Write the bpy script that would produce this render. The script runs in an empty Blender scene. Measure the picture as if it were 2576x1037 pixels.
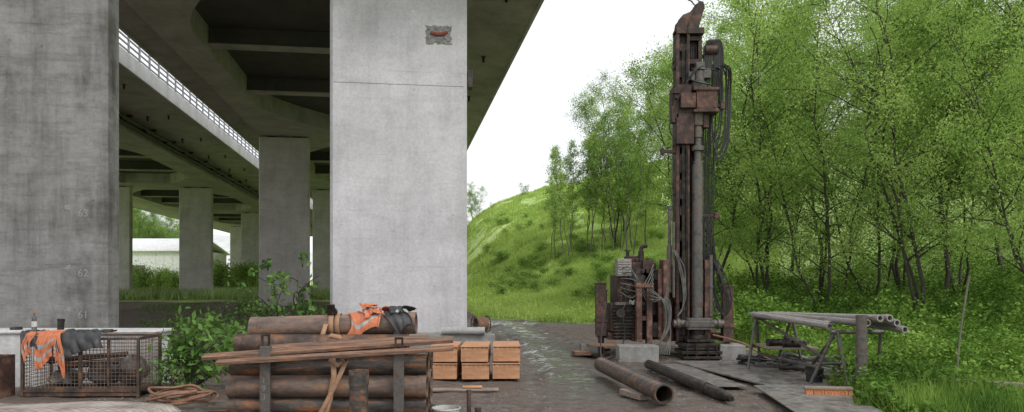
import bpy, math, random
import numpy as np
from mathutils import Vector, Matrix
R=math.radians
random.seed(7)
rng=np.random.default_rng(11)
scene=bpy.context.scene
COL=scene.collection
scene.view_settings.view_transform='Standard'
scene.view_settings.look='None'
scene.view_settings.exposure=0
SUN_EL, SUN_AZ = 46, 140   # azimuth clockwise from +Y

# ------------------------------------------------------------------ materials
def nodes(name):
    m=bpy.data.materials.new(name); m.use_nodes=True
    nt=m.node_tree; b=nt.nodes['Principled BSDF']
    return m,nt,b
def N(nt,t,**kw):
    n=nt.nodes.new(t)
    for k,v in kw.items(): setattr(n,k,v)
    return n
def noise(nt,scale,detail=4,rough=.6,vec=None,stretch=None):
    n=N(nt,'ShaderNodeTexNoise'); n.inputs['Scale'].default_value=scale
    n.inputs['Detail'].default_value=detail; n.inputs['Roughness'].default_value=rough
    if vec is None:
        tc=N(nt,'ShaderNodeTexCoord'); vec=tc.outputs['Object']
    if stretch:
        mp=N(nt,'ShaderNodeMapping'); mp.inputs['Scale'].default_value=stretch
        nt.links.new(vec,mp.inputs['Vector']); vec=mp.outputs['Vector']
    nt.links.new(vec,n.inputs['Vector'])
    return n.outputs['Fac']
def ramp(nt,fac,stops):
    r=N(nt,'ShaderNodeValToRGB'); e=r.color_ramp.elements
    while len(e)<len(stops): e.new(.5)
    for i,(p,c) in enumerate(stops):
        e[i].position=p
        e[i].color=(c,c,c,1) if isinstance(c,(int,float)) else (*c,1)
    nt.links.new(fac,r.inputs['Fac']); return r.outputs['Color']
def mix(nt,f,a,b,mode='MIX'):
    n=N(nt,'ShaderNodeMix',data_type='RGBA',blend_type=mode)
    for s,i in ((f,0),(a,6),(b,7)):
        if isinstance(s,bpy.types.NodeSocket): nt.links.new(s,n.inputs[i])
        elif isinstance(s,(int,float)): n.inputs[i].default_value= s if i==0 else (s,s,s,1)
        else: n.inputs[i].default_value=(*s,1)
    return n.outputs[2]
def bump(nt,b,h,strength=.4,dist=.02):
    n=N(nt,'ShaderNodeBump'); n.inputs['Strength'].default_value=strength; n.inputs['Distance'].default_value=dist
    nt.links.new(h,n.inputs['Height']); nt.links.new(n.outputs['Normal'],b.inputs['Normal'])
def simple(name,c1,c2,scale=6,rough=.7,metal=0,bmp=.3,c3=None,stretch=None,dist=.01,rr=.15):
    m,nt,b=nodes(name)
    f=noise(nt,scale,5,.68,stretch=stretch)
    st=[(.3,c1),(.7,c2)] if c3 is None else [(.36,c1),(.52,c2),(.62,c3)]
    c=ramp(nt,f,st)
    f2=noise(nt,scale*5,3,.6)
    c=mix(nt,.4,c,ramp(nt,f2,[(.3,.3),(.7,1.0)]),'MULTIPLY')
    nt.links.new(c,b.inputs['Base Color'])
    rg=ramp(nt,f2,[(.3,max(.02,rough-rr)),(.7,min(1,rough+rr))])
    nt.links.new(rg,b.inputs['Roughness'])
    b.inputs['Metallic'].default_value=metal
    if bmp: bump(nt,b,f2,bmp,dist)
    return m
def concrete(name,base,dark,stain=.5,board=.33,rough=.85,th=.46):
    m,nt,b=nodes(name)
    tc=N(nt,'ShaderNodeTexCoord'); v=tc.outputs['Object']
    big=noise(nt,.55,5,.7,v)
    c=mix(nt,ramp(nt,big,[(.35,0),(.65,1)]),tuple(x*.76 for x in base),base)
    streak=noise(nt,1.0,5,.7,v,(1.5,1.5,.16))
    sf=mix(nt,1.0,ramp(nt,streak,[(th-.04,0),(th+.2,stain)]),ramp(nt,big,[(.42,1),(.62,.1)]),'MULTIPLY')
    c=mix(nt,sf,c,dark)
    hs=noise(nt,1.0,6,.8,v,(.8,.8,4.5))
    c=mix(nt,ramp(nt,hs,[(th+.03,0),(th+.25,stain*.6)]),c,dark)
    fine=noise(nt,14,5,.75,v)
    c=mix(nt,.4,c,ramp(nt,fine,[(.3,.55),(.6,1.05)]),'MULTIPLY')
    sx=N(nt,'ShaderNodeSeparateXYZ'); nt.links.new(v,sx.inputs[0])
    a=N(nt,'ShaderNodeMath',operation='MULTIPLY_ADD'); nt.links.new(fine,a.inputs[0]); a.inputs[1].default_value=.01; nt.links.new(sx.outputs['Z'],a.inputs[2])
    md=N(nt,'ShaderNodeMath',operation='PINGPONG'); nt.links.new(a.outputs[0],md.inputs[0]); md.inputs[1].default_value=board
    ln=ramp(nt,md.outputs[0],[(0,1),(.012,0)])
    brk=ramp(nt,noise(nt,1.3,3,.7,v),[(.48,0),(.62,.4)])
    lf=mix(nt,1.0,ln,brk,'MULTIPLY')
    c=mix(nt,lf,c,tuple(x*.5 for x in dark))
    vor=N(nt,'ShaderNodeTexVoronoi'); vor.inputs['Scale'].default_value=2.6; nt.links.new(v,vor.inputs['Vector'])
    pit=ramp(nt,vor.outputs['Distance'],[(.05,.35),(.09,0)])
    c=mix(nt,pit,c,tuple(x*.7 for x in dark))
    nt.links.new(c,b.inputs['Base Color']); b.inputs['Roughness'].default_value=rough
    bump(nt,b,fine,.4,.014)
    return m
def leafmat(name,c1,c2,c3,trans=.4,nscale=.35,isl=(.62,1.2)):
    m=bpy.data.materials.new(name); m.use_nodes=True; nt=m.node_tree
    nt.nodes.clear()
    out=N(nt,'ShaderNodeOutputMaterial')
    geo=N(nt,'ShaderNodeNewGeometry'); oi=N(nt,'ShaderNodeObjectInfo')
    f=noise(nt,nscale,2,.7,geo.outputs['Position'])
    c=ramp(nt,f,[(.36,c1),(.5,c2),(.64,c3)])
    c=mix(nt,.8,c,ramp(nt,geo.outputs['Random Per Island'],[(0,isl[0]),(1,isl[1])]),'MULTIPLY')
    c=mix(nt,.6,c,ramp(nt,oi.outputs['Random'],[(0,.75),(1,1.15)]),'MULTIPLY')
    d=N(nt,'ShaderNodeBsdfDiffuse')
    nt.links.new(c,d.inputs['Color'])
    if trans:
        t=N(nt,'ShaderNodeBsdfTranslucent')
        nt.links.new(mix(nt,1.0,c,(1.1,1.1,.85),'MULTIPLY'),t.inputs['Color'])
        ms=N(nt,'ShaderNodeMixShader'); ms.inputs[0].default_value=trans
        nt.links.new(d.outputs[0],ms.inputs[1]); nt.links.new(t.outputs[0],ms.inputs[2]); nt.links.new(ms.outputs[0],out.inputs[0])
    else: nt.links.new(d.outputs[0],out.inputs[0])
    return m

M={}
M['conc_light']=concrete('concrete_light',(.68,.665,.69),(.36,.35,.345),.6,th=.48)
M['conc_dark']=concrete('concrete_stained',(.32,.312,.305),(.06,.06,.05),.95,th=.45)
M['conc_mid']=concrete('concrete_weathered',(.68,.64,.63),(.32,.3,.285),.55)
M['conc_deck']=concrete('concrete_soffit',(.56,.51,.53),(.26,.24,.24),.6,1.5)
M['conc_coffer_shade']=concrete('concrete_coffer_shade',(.12,.112,.115),(.055,.052,.052),.5,1.5)  # deck concrete with the shade of the recesses put into its colour
M['fascia']=concrete('concrete_fascia',(.7,.7,.7),(.38,.38,.38),.5,2)
M['block']=simple('concrete_block',(.2,.195,.185),(.38,.37,.35),4,.85,0,.6)
M['gravel']=simple('gravel_stone',(.1,.085,.075),(.3,.27,.24),1,.85,0,0)
M['white_conc']=simple('white_concrete',(.5,.5,.49),(.78,.78,.77),2.5,.8,0,.4)
M['rust']=simple('rusty_steel',(.05,.038,.032),(.11,.072,.055),5,.6,.2,.5,(.23,.115,.062))
M['rust_dark']=simple('dark_rusty_steel',(.055,.05,.048),(.12,.098,.083),5,.45,.3,.4,(.32,.14,.065),stretch=(.5,2.2,2.2))
M['rust_lt']=simple('brown_rust',(.12,.088,.072),(.22,.158,.125),4,.7,.1,.4,(.33,.19,.12),stretch=(.6,2,2))
M['red_paint']=simple('worn_red_paint',(.02,.013,.01),(.058,.028,.021),5,.6,0,.5,(.14,.065,.043))
M['red_old']=simple('faded_red_paint',(.04,.023,.018),(.12,.055,.04),5,.65,0,.5,(.24,.14,.1))
M['greasy']=simple('greasy_steel',(.013,.012,.011),(.045,.037,.031),7,.42,.3,.5,(.1,.068,.048))
M['steel']=simple('worn_steel',(.22,.22,.22),(.4,.4,.4),6,.5,.3,.3)
M['steel_dk']=simple('grey_steel',(.07,.066,.06),(.155,.142,.13),5,.5,.2,.4,(.13,.085,.06))
M['steel_pale']=simple('scuffed_rod_steel',(.2,.19,.18),(.38,.36,.34),7,.55,.15,.4,(.27,.2,.16),stretch=(3,.6,3))
M['rubber']=simple('black_rubber',(.012,.012,.012),(.035,.034,.033),8,.45,0,.1)
M['hose_grey']=simple('grey_hose',(.07,.068,.062),(.19,.18,.16),8,.5,0,.1)
M['hose_or']=simple('orange_hose',(.16,.08,.05),(.34,.18,.11),8,.5,0,.1)
M['wood']=simple('box_wood',(.42,.2,.1),(.68,.37,.2),2,.75,0,.3,stretch=(.6,3,9))
M['wood_old']=simple('old_plank_wood',(.11,.075,.055),(.24,.14,.095),3,.8,0,.5,(.4,.2,.11),stretch=(.8,9,14))
M['wood_grey']=simple('grey_plank_wood',(.2,.15,.12),(.42,.33,.27),3,.8,0,.4,stretch=(1,8,12))
M['orange']=simple('high_visibility_cloth',(.55,.17,.08),(.78,.28,.14),5,.8,0,.2)
M['silver']=simple('reflective_tape',(.34,.34,.32),(.5,.5,.48),5,.5,0,.1)
M['black_cloth']=simple('black_cloth',(.03,.031,.033),(.08,.082,.085),4,.6,0,.2)
M['strap']=simple('orange_webbing',(.34,.19,.11),(.52,.31,.19),8,.8,0,.3)
M['white']=simple('white_plastic',(.5,.5,.47),(.72,.71,.67),6,.5,0,.1)
M['chalk']=simple('chalk_paint',(.2,.2,.19),(.46,.45,.44),40,.9,0,0)
M['spall']=simple('spalled_concrete',(.2,.195,.19),(.6,.585,.57),16,.95,0,1.0,dist=.04)
M['rebar']=simple('rusted_rebar',(.22,.05,.035),(.36,.1,.06),14,.9,0,.6)
M['bark']=simple('bark',(.035,.03,.022),(.1,.085,.062),6,.9,0,.4,stretch=(3,3,.6))
M['bark_lt']=simple('pale_bark',(.13,.12,.09),(.26,.24,.19),6,.9,0,.4,stretch=(3,3,.6))
M['plate']=simple('dirty_steel_plate',(.1,.094,.088),(.26,.24,.225),1.8,.42,.05,.4,(.16,.13,.11))
M['bristle']=simple('orange_bristle',(.5,.17,.06),(.7,.28,.12),30,.7,0,.4)
M['roof']=simple('pale_sheet_roof',(.76,.77,.78),(.85,.85,.86),.4,.6,0,0)
M['hall']=simple('pale_wall',(.66,.66,.66),(.76,.76,.76),.4,.7,0,0)
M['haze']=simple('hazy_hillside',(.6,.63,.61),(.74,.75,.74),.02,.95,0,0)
M['leaf']=leafmat('tree_leaves',(.19,.31,.085),(.3,.45,.12),(.42,.58,.18))
M['leaf2']=leafmat('yellow_green_leaves',(.25,.39,.1),(.38,.55,.15),(.52,.68,.22))
M['leaf_dk']=leafmat('dark_leaves',(.14,.24,.07),(.23,.35,.1),(.31,.45,.13))
M['bigleaf']=leafmat('shrub_leaves',(.09,.18,.05),(.15,.28,.07),(.22,.37,.1),.3,2)
M['grass']=leafmat('grass_blades',(.38,.52,.13),(.47,.62,.17),(.56,.7,.22),.3,.3)
M['fieldgrass']=leafmat('field_grass_blades',(.22,.3,.12),(.32,.42,.17),(.42,.52,.22),0,.3)
M['vergegrass']=leafmat('verge_grass_blades',(.1,.2,.04),(.2,.34,.06),(.32,.46,.1),0,.8,(.35,1.2))
M['weeds']=leafmat('weed_leaves',(.09,.18,.035),(.18,.32,.06),(.3,.46,.1),.25,.9,(.35,1.2))

m,nt,b=nodes('checker_plate')
f=noise(nt,4,5,.75); c=ramp(nt,f,[(.35,(.2,.165,.14)),(.5,(.38,.33,.29)),(.65,(.52,.47,.43))])
tc=N(nt,'ShaderNodeTexCoord')
w1=N(nt,'ShaderNodeTexBrick'); w1.inputs['Scale'].default_value=5; w1.inputs['Mortar Size'].default_value=.03; w1.inputs['Color1'].default_value=(1,1,1,1); w1.inputs['Color2'].default_value=(1,1,1,1); w1.inputs['Mortar'].default_value=(.45,.4,.36,1)
mp=N(nt,'ShaderNodeMapping'); mp.inputs['Rotation'].default_value=(0,0,R(40)); nt.links.new(tc.outputs['Object'],mp.inputs[0]); nt.links.new(mp.outputs[0],w1.inputs['Vector'])
c=mix(nt,.5,c,w1.outputs['Color'],'MULTIPLY')
nt.links.new(c,b.inputs['Base Color']); b.inputs['Roughness'].default_value=.55; b.inputs['Metallic'].default_value=.1
bump(nt,b,w1.outputs['Fac'],.5,.01)
M['checker']=m

# ------------------------------------------------------------------ builders
class MB:
    def __init__(s): s.v=[]; s.f=[]; s.m=[]; s.mi=0
    def add(s,vs,fs):
        o=len(s.v); s.v+= [tuple(x) for x in vs]; s.f+=[tuple(o+i for i in f) for f in fs]; s.m+=[s.mi]*len(fs); return s
    def box(s,x0,x1,y0,y1,z0,z1,mat=None):
        vs=[Vector((x,y,z)) for z in (z0,z1) for y in (y0,y1) for x in (x0,x1)]
        if mat is not None: vs=[mat@p for p in vs]
        return s.add(vs,[(0,2,3,1),(4,5,7,6),(0,1,5,4),(1,3,7,5),(3,2,6,7),(2,0,4,6)])
    def beam(s,p0,p1,w,h,roll=0):
        p0=Vector(p0);p1=Vector(p1);d=p1-p0;L=d.length
        q=d.to_track_quat('X','Z').to_matrix().to_4x4()
        mt=Matrix.Translation(p0)@q@Matrix.Rotation(roll,4,'X')
        return s.box(0,L,-w/2,w/2,-h/2,h/2,mt)
    def cyl(s,p0,p1,r0,r1=None,n=14,caps=True):
        r1=r0 if r1 is None else r1
        p0=Vector(p0);p1=Vector(p1);q=(p1-p0).to_track_quat('Z','Y')
        vs=[];
        for p,r in ((p0,r0),(p1,r1)):
            for i in range(n):
                a=2*math.pi*i/n; vs.append(p+q@Vector((r*math.cos(a),r*math.sin(a),0)))
        fs=[(i,(i+1)%n,n+(i+1)%n,n+i) for i in range(n)]
        if caps: fs+= [tuple(reversed(range(n))),tuple(range(n,2*n))]
        return s.add(vs,fs)
    def pipe(s,p0,p1,r,t=.012,n=24):
        p0=Vector(p0);p1=Vector(p1);q=(p1-p0).to_track_quat('Z','Y')
        vs=[]
        for p,rr in ((p0,r),(p1,r),(p1,r-t),(p0,r-t)):
            for i in range(n):
                a=2*math.pi*i/n; vs.append(p+q@Vector((rr*math.cos(a),rr*math.sin(a),0)))
        fs=[]
        for k in range(4):
            k2=(k+1)%4
            fs+=[(k*n+i,k*n+(i+1)%n,k2*n+(i+1)%n,k2*n+i) for i in range(n)]
        return s.add(vs,fs)
    def tube(s,pts,r,n=8,smooth=True,r1=None):
        P=[Vector(p) for p in pts]
        if smooth and len(P)>2:
            Q=[]; E=[P[0]]+P+[P[-1]]
            for i in range(1,len(E)-2):
                a,b_,c,d=E[i-1:i+3]
                for k in range(7):
                    t=k/7; Q.append(.5*((2*b_)+(-a+c)*t+(2*a-5*b_+4*c-d)*t*t+(-a+3*b_-3*c+d)*t**3))
            Q.append(P[-1]); P=Q
        vs=[];prev=None;L=len(P)
        for i,p in enumerate(P):
            d=(P[min(i+1,L-1)]-P[max(i-1,0)]).normalized()
            if prev is None:
                prev=d.orthogonal().normalized()
            prev=(prev-d*prev.dot(d)).normalized(); o=d.cross(prev)
            rr=r if r1 is None else r+(r1-r)*i/(L-1)
            for k in range(n):
                a=2*math.pi*k/n; vs.append(p+(prev*math.cos(a)+o*math.sin(a))*rr)
        fs=[(i*n+k,i*n+(k+1)%n,(i+1)*n+(k+1)%n,(i+1)*n+k) for i in range(L-1) for k in range(n)]
        fs+=[tuple(reversed(range(n))),tuple(range((L-1)*n,L*n))]
        return s.add(vs,fs)
    def prism(s,poly,z0,z1):
        n=len(poly); vs=[(x,y,z0) for x,y in poly]+[(x,y,z1) for x,y in poly]
        return s.add(vs,[tuple(reversed(range(n))),tuple(range(n,2*n))]+[(i,(i+1)%n,n+(i+1)%n,n+i) for i in range(n)])
    def grid(s,fn,nu,nv):
        vs=[fn(i/nu,j/nv) for j in range(nv+1) for i in range(nu+1)]
        return s.add(vs,[(j*(nu+1)+i,j*(nu+1)+i+1,(j+1)*(nu+1)+i+1,(j+1)*(nu+1)+i) for j in range(nv) for i in range(nu)])
    def obj(s,name,mats,parent=None,loc=(0,0,0),rot=(0,0,0),bevel=0,label=None,cat=None,group=None,solid=0,sub=0):
        me=bpy.data.meshes.new(name); me.from_pydata(s.v,[],s.f)
        if not isinstance(mats,(list,tuple)): mats=[mats]
        for x in mats: me.materials.append(M[x] if isinstance(x,str) else x)
        me.polygons.foreach_set('material_index',s.m)
        me.polygons.foreach_set('use_smooth',[True]*len(s.f)); me.update()
        me.set_sharp_from_angle(angle=R(38))
        o=bpy.data.objects.new(name,me); COL.objects.link(o)
        o.location=loc; o.rotation_euler=rot
        if parent: o.parent=parent
        if solid:
            md=o.modifiers.new('s','SOLIDIFY'); md.thickness=solid
        if sub:
            md=o.modifiers.new('u','SUBSURF'); md.levels=sub; md.render_levels=sub
        if bevel:
            md=o.modifiers.new('b','BEVEL'); md.width=bevel; md.segments=2; md.limit_method='ANGLE'; md.angle_limit=R(50)
        tag(o,label,cat,group)
        return o
def tag(o,label=None,cat=None,group=None,kind=None):
    if label: o['label']=label
    if cat: o['category']=cat
    if group: o['group']=group
    if kind: o['kind']=kind
    return o
def thing(name,label,cat,loc=(0,0,0),rotz=0,group=None):
    e=bpy.data.objects.new(name,None); COL.objects.link(e); e.location=loc; e.rotation_euler=(0,0,rotz); e.empty_display_size=.3
    return tag(e,label,cat,group)
def text(body,size,mat,parent,loc,rot,name='chalk_number'):
    cu=bpy.data.curves.new(name,'FONT'); cu.body=body; cu.size=size; cu.extrude=.001
    t=bpy.data.objects.new('tmp',cu); COL.objects.link(t); bpy.context.view_layer.update()
    me=bpy.data.meshes.new_from_object(t.evaluated_get(bpy.context.evaluated_depsgraph_get()))
    bpy.data.objects.remove(t); me.materials.clear(); me.materials.append(M[mat])
    o=bpy.data.objects.new(name,me); COL.objects.link(o); o.parent=parent; o.location=loc; o.rotation_euler=rot
    return o
def raw_mesh(name,V,nper,mat):
    n=V.shape[0]; me=bpy.data.meshes.new(name)
    me.vertices.add(n*nper); me.vertices.foreach_set('co',V.reshape(-1).astype(np.float32))
    me.loops.add(n*nper); me.loops.foreach_set('vertex_index',np.arange(n*nper,dtype=np.int32))
    me.polygons.add(n); me.polygons.foreach_set('loop_start',np.arange(0,n*nper,nper,dtype=np.int32))
    me.update(calc_edges=True); me.materials.append(M[mat]); return me
def leaves(name,P,size,mat,g,flat=0,wid=.5,droop=None):
    n=len(P)
    a=g.normal(size=(n,3)); 
    if droop is not None: a=a*.6+np.array([0,0,-droop])
    a[:,2]*=(1-flat)
    a/=np.linalg.norm(a,axis=1)[:,None]
    b=g.normal(size=(n,3)); b[:,2]*=(1-flat)
    b-= a*np.sum(a*b,axis=1)[:,None]; b/=np.linalg.norm(b,axis=1)[:,None]
    sz=size if np.isscalar(size) else np.asarray(size)
    L=(sz*g.uniform(.6,1.35,n))[:,None]
    V=np.stack([P-a*L*.5,P+b*L*wid*.5-a*L*.05,P+a*L*.5,P-b*L*wid*.5-a*L*.05],axis=1)
    return raw_mesh(name,V,4,mat)

# ------------------------------------------------------------------ terrain
SN,CS=.1464,.9892
def vnoise(x,y,sc,seed):
    g=np.random.default_rng(seed).uniform(-1,1,(64,64))
    X=x*sc+100.3; Y=y*sc+57.7
    i=np.floor(X).astype(int); j=np.floor(Y).astype(int); fx=X-i; fy=Y-j
    fx=fx*fx*(3-2*fx); fy=fy*fy*(3-2*fy)
    a=g[i%64,j%64];b=g[(i+1)%64,j%64];c=g[i%64,(j+1)%64];d=g[(i+1)%64,(j+1)%64]
    return (a*(1-fx)+b*fx)*(1-fy)+(c*(1-fx)+d*fx)*fy
def sst(t): t=np.clip(t,0,1); return t*t*(3-2*t)
POLY=[(-30,3),(4.2,3),(4.5,9.5),(5.4,13),(5.6,18),(4.3,24),(3.0,28),(0,30.5),(-3,33),(-30,33)]
def polydist(x,y):
    x=np.asarray(x,float); y=np.asarray(y,float)
    d=np.full(x.shape,1e9); ins=np.zeros(x.shape,bool); n=len(POLY)
    for k in range(n):
        ax,ay=POLY[k]; bx,by=POLY[(k+1)%n]
        ex,ey=bx-ax,by-ay; t=np.clip(((x-ax)*ex+(y-ay)*ey)/(ex*ex+ey*ey),0,1)
        d=np.minimum(d,np.hypot(x-ax-t*ex,y-ay-t*ey))
        c=((ay>y)!=(by>y))&(x<(bx-ax)*(y-ay)/(by-ay+1e-12)+ax); ins^=c
    return np.where(ins,d,-d)
def track(y): return np.interp(y,[5,9.5,14,20,28,31],[1.0,1.0,1.15,.8,-.2,-.9])
def H(x,y):
    x=np.asarray(x,float); y=np.asarray(y,float)
    u=x*CS+y*SN
    k=np.interp(u,[4.5,8,12.3,16.6,26,60,200],[0,.056,.122,.15,.19,.22,.22])
    t=y-30; rp=np.where(t<0,0,np.where(t<6,t*t/12,t-3)); rp=np.minimum(rp,98)-np.clip(y-190,0,200)*.1
    rp=np.maximum(rp,0)
    z=k*rp
    z+= .14*np.clip(x-12,0,40)*sst((y-8)/14)
    z+= sst((y-150)/70)*sst((-x-.43*y)/20)*12
    hill=sst((u-5)/8)*sst((y-34)/20)
    z+= hill*(vnoise(x,y,.09,3)*.6+vnoise(x,y,.35,4)*.2+vnoise(x,y,.9,14)*.1)
    md=polydist(x,y); out=sst((-md)/1.5)
    z+= out*.07*(1+vnoise(x,y,.9,5))*(y<80)
    near=(y<60)
    z+= near*(vnoise(x,y,.7,6)*.022+vnoise(x,y,2.3,7)*.018+vnoise(x,y,6,8)*.011)
    tc_=track(y)+.05*np.sin(y*.5)
    for off in (-.75,.75): z-= .04*np.exp(-((x-tc_-off)/.2)**2)*(y<31)*(1+.5*vnoise(x,y,1.1,21)); z+=.025*np.exp(-((x-tc_-off-.33)/.12)**2)*(y<31)
    z+= .45*np.exp(-((x+7.0)/2.6)**2-((y-21)/1.8)**2)+.25*np.exp(-((x+3.5)/1.8)**2-((y-22)/1.5)**2)
    return z
def seg(a,b,s): return list(np.arange(a,b,s))
xs=np.array([-1500,-1000,-700]+seg(-500,-60,20)+seg(-60,-14,2)+seg(-14,-4,.2)+seg(-4,7,.08)+seg(7,14,.2)+seg(14,60,1)+seg(60,400,20)+[400,700,1000,1500])
ys=np.array([-300,-100,-40]+seg(-20,4,4)+seg(4,32,.11)+seg(32,60,.6)+seg(60,160,1.6)+seg(160,400,12)+[400,600,900,1500,2200])
X,Y=np.meshgrid(xs,ys); Z=H(X,Y)
nx,ny=len(xs),len(ys)
me=bpy.data.meshes.new('ground')
V=np.stack([X,Y,Z],-1).reshape(-1,3)
I=(np.arange(ny-1)[:,None]*nx+np.arange(nx-1)[None,:]).reshape(-1)
F=np.stack([I,I+1,I+nx+1,I+nx],1)
me.vertices.add(len(V)); me.vertices.foreach_set('co',V.reshape(-1).astype(np.float32))
me.loops.add(F.size); me.loops.foreach_set('vertex_index',F.reshape(-1).astype(np.int32))
me.polygons.add(len(F)); me.polygons.foreach_set('loop_start',np.arange(0,F.size,4,dtype=np.int32))
me.update(calc_edges=True); me.polygons.foreach_set('use_smooth',[True]*len(F))
U=X*CS+Y*SN
mud=np.maximum(sst(.5+polydist(X,Y)/1.0), sst((4.0-U)/1.5)*sst((54-Y)/6)*sst((U+34)/3))
wet=np.exp(-((X-track(Y))/1.1)**2)*sst((31.5-Y)/1.5)*sst((Y-8.5)/3)*.62
wet=np.maximum(wet,.6*np.exp(-((X-2.9)/1.5)**2-((Y-13.5)/2.6)**2))
wet=np.maximum(wet,.8*np.exp(-((Y-28.3)/1.8)**2)*sst((X+3)/2)*sst((3.4-X)/1.5))
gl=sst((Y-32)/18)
for nm,arr in (('mud',mud),('wet',wet),('bright',gl)):
    a=me.attributes.new(nm,'FLOAT','POINT'); a.data.foreach_set('value',arr.reshape(-1).astype(np.float32))
m,nt,b=nodes('ground_soil_and_grass')
geo=N(nt,'ShaderNodeNewGeometry'); P=geo.outputs['Position']
am=N(nt,'ShaderNodeAttribute',attribute_name='mud'); aw=N(nt,'ShaderNodeAttribute',attribute_name='wet'); ag=N(nt,'ShaderNodeAttribute',attribute_name='bright')
n1=noise(nt,.9,5,.7,P); n2=noise(nt,5,6,.75,P); n3=noise(nt,40,3,.7,P); n0=noise(nt,.1,5,.7,P)
gr=ramp(nt,n0,[(.38,(.36,.5,.14)),(.5,(.43,.58,.17)),(.6,(.49,.63,.2))])
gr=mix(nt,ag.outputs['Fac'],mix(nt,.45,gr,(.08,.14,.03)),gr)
gr=mix(nt,.5,gr,ramp(nt,noise(nt,1.2,5,.75,P),[(.38,.5),(.6,1.1)]),'MULTIPLY')
dry=ramp(nt,n2,[(.32,(.06,.046,.037)),(.5,(.16,.125,.1)),(.68,(.29,.255,.225))])
dry=mix(nt,.55,dry,ramp(nt,n3,[(.35,.4),(.65,1.25)]),'MULTIPLY')
dry=mix(nt,ramp(nt,n1,[(.42,0),(.6,.6)]),dry,(.17,.115,.085))
wm=N(nt,'ShaderNodeMath',operation='MULTIPLY_ADD'); nt.links.new(n1,wm.inputs[0]); wm.inputs[1].default_value=1.6; wm.inputs[2].default_value=-.9
wa=N(nt,'ShaderNodeMath',operation='ADD'); nt.links.new(aw.outputs['Fac'],wa.inputs[0]); nt.links.new(wm.outputs[0],wa.inputs[1])
wb=N(nt,'ShaderNodeMath',operation='MULTIPLY_ADD'); nt.links.new(n2,wb.inputs[0]); wb.inputs[1].default_value=2.2; nt.links.new(wa.outputs[0],wb.inputs[2])
wm2=N(nt,'ShaderNodeMath',operation='MULTIPLY'); nt.links.new(wb.outputs[0],wm2.inputs[0]); wm2.inputs[1].default_value=.5
damp=ramp(nt,wm2.outputs[0],[(.5,0),(.78,1)])
wf=ramp(nt,wm2.outputs[0],[(.78,0),(.84,1)])
mudc=mix(nt,damp,dry,mix(nt,.4,dry,(.06,.05,.043)))
mudc=mix(nt,wf,mudc,(.13,.122,.112))
mm=N(nt,'ShaderNodeMath',operation='MULTIPLY_ADD'); nt.links.new(n2,mm.inputs[0]); mm.inputs[1].default_value=.6; nt.links.new(am.outputs['Fac'],mm.inputs[2])
mf=ramp(nt,mm.outputs[0],[(.68,0),(.9,1)])
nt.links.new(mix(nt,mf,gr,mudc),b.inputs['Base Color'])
rw=mix(nt,wf,mix(nt,damp,.85,.38),.1); nt.links.new(mix(nt,mf,.9,rw),b.inputs['Roughness'])
b.inputs['Specular IOR Level'].default_value=.6
hb=mix(nt,.4,n2,n3); hb2=mix(nt,wf,hb,mix(nt,.12,.6,n2)); bump(nt,b,hb2,1.0,.07)
me.materials.append(m)
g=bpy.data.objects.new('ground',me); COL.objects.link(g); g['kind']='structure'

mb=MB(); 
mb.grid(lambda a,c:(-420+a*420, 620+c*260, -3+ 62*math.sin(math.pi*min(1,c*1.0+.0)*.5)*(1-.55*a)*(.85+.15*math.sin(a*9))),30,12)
o=mb.obj('hill','haze'); o['kind']='structure'

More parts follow.
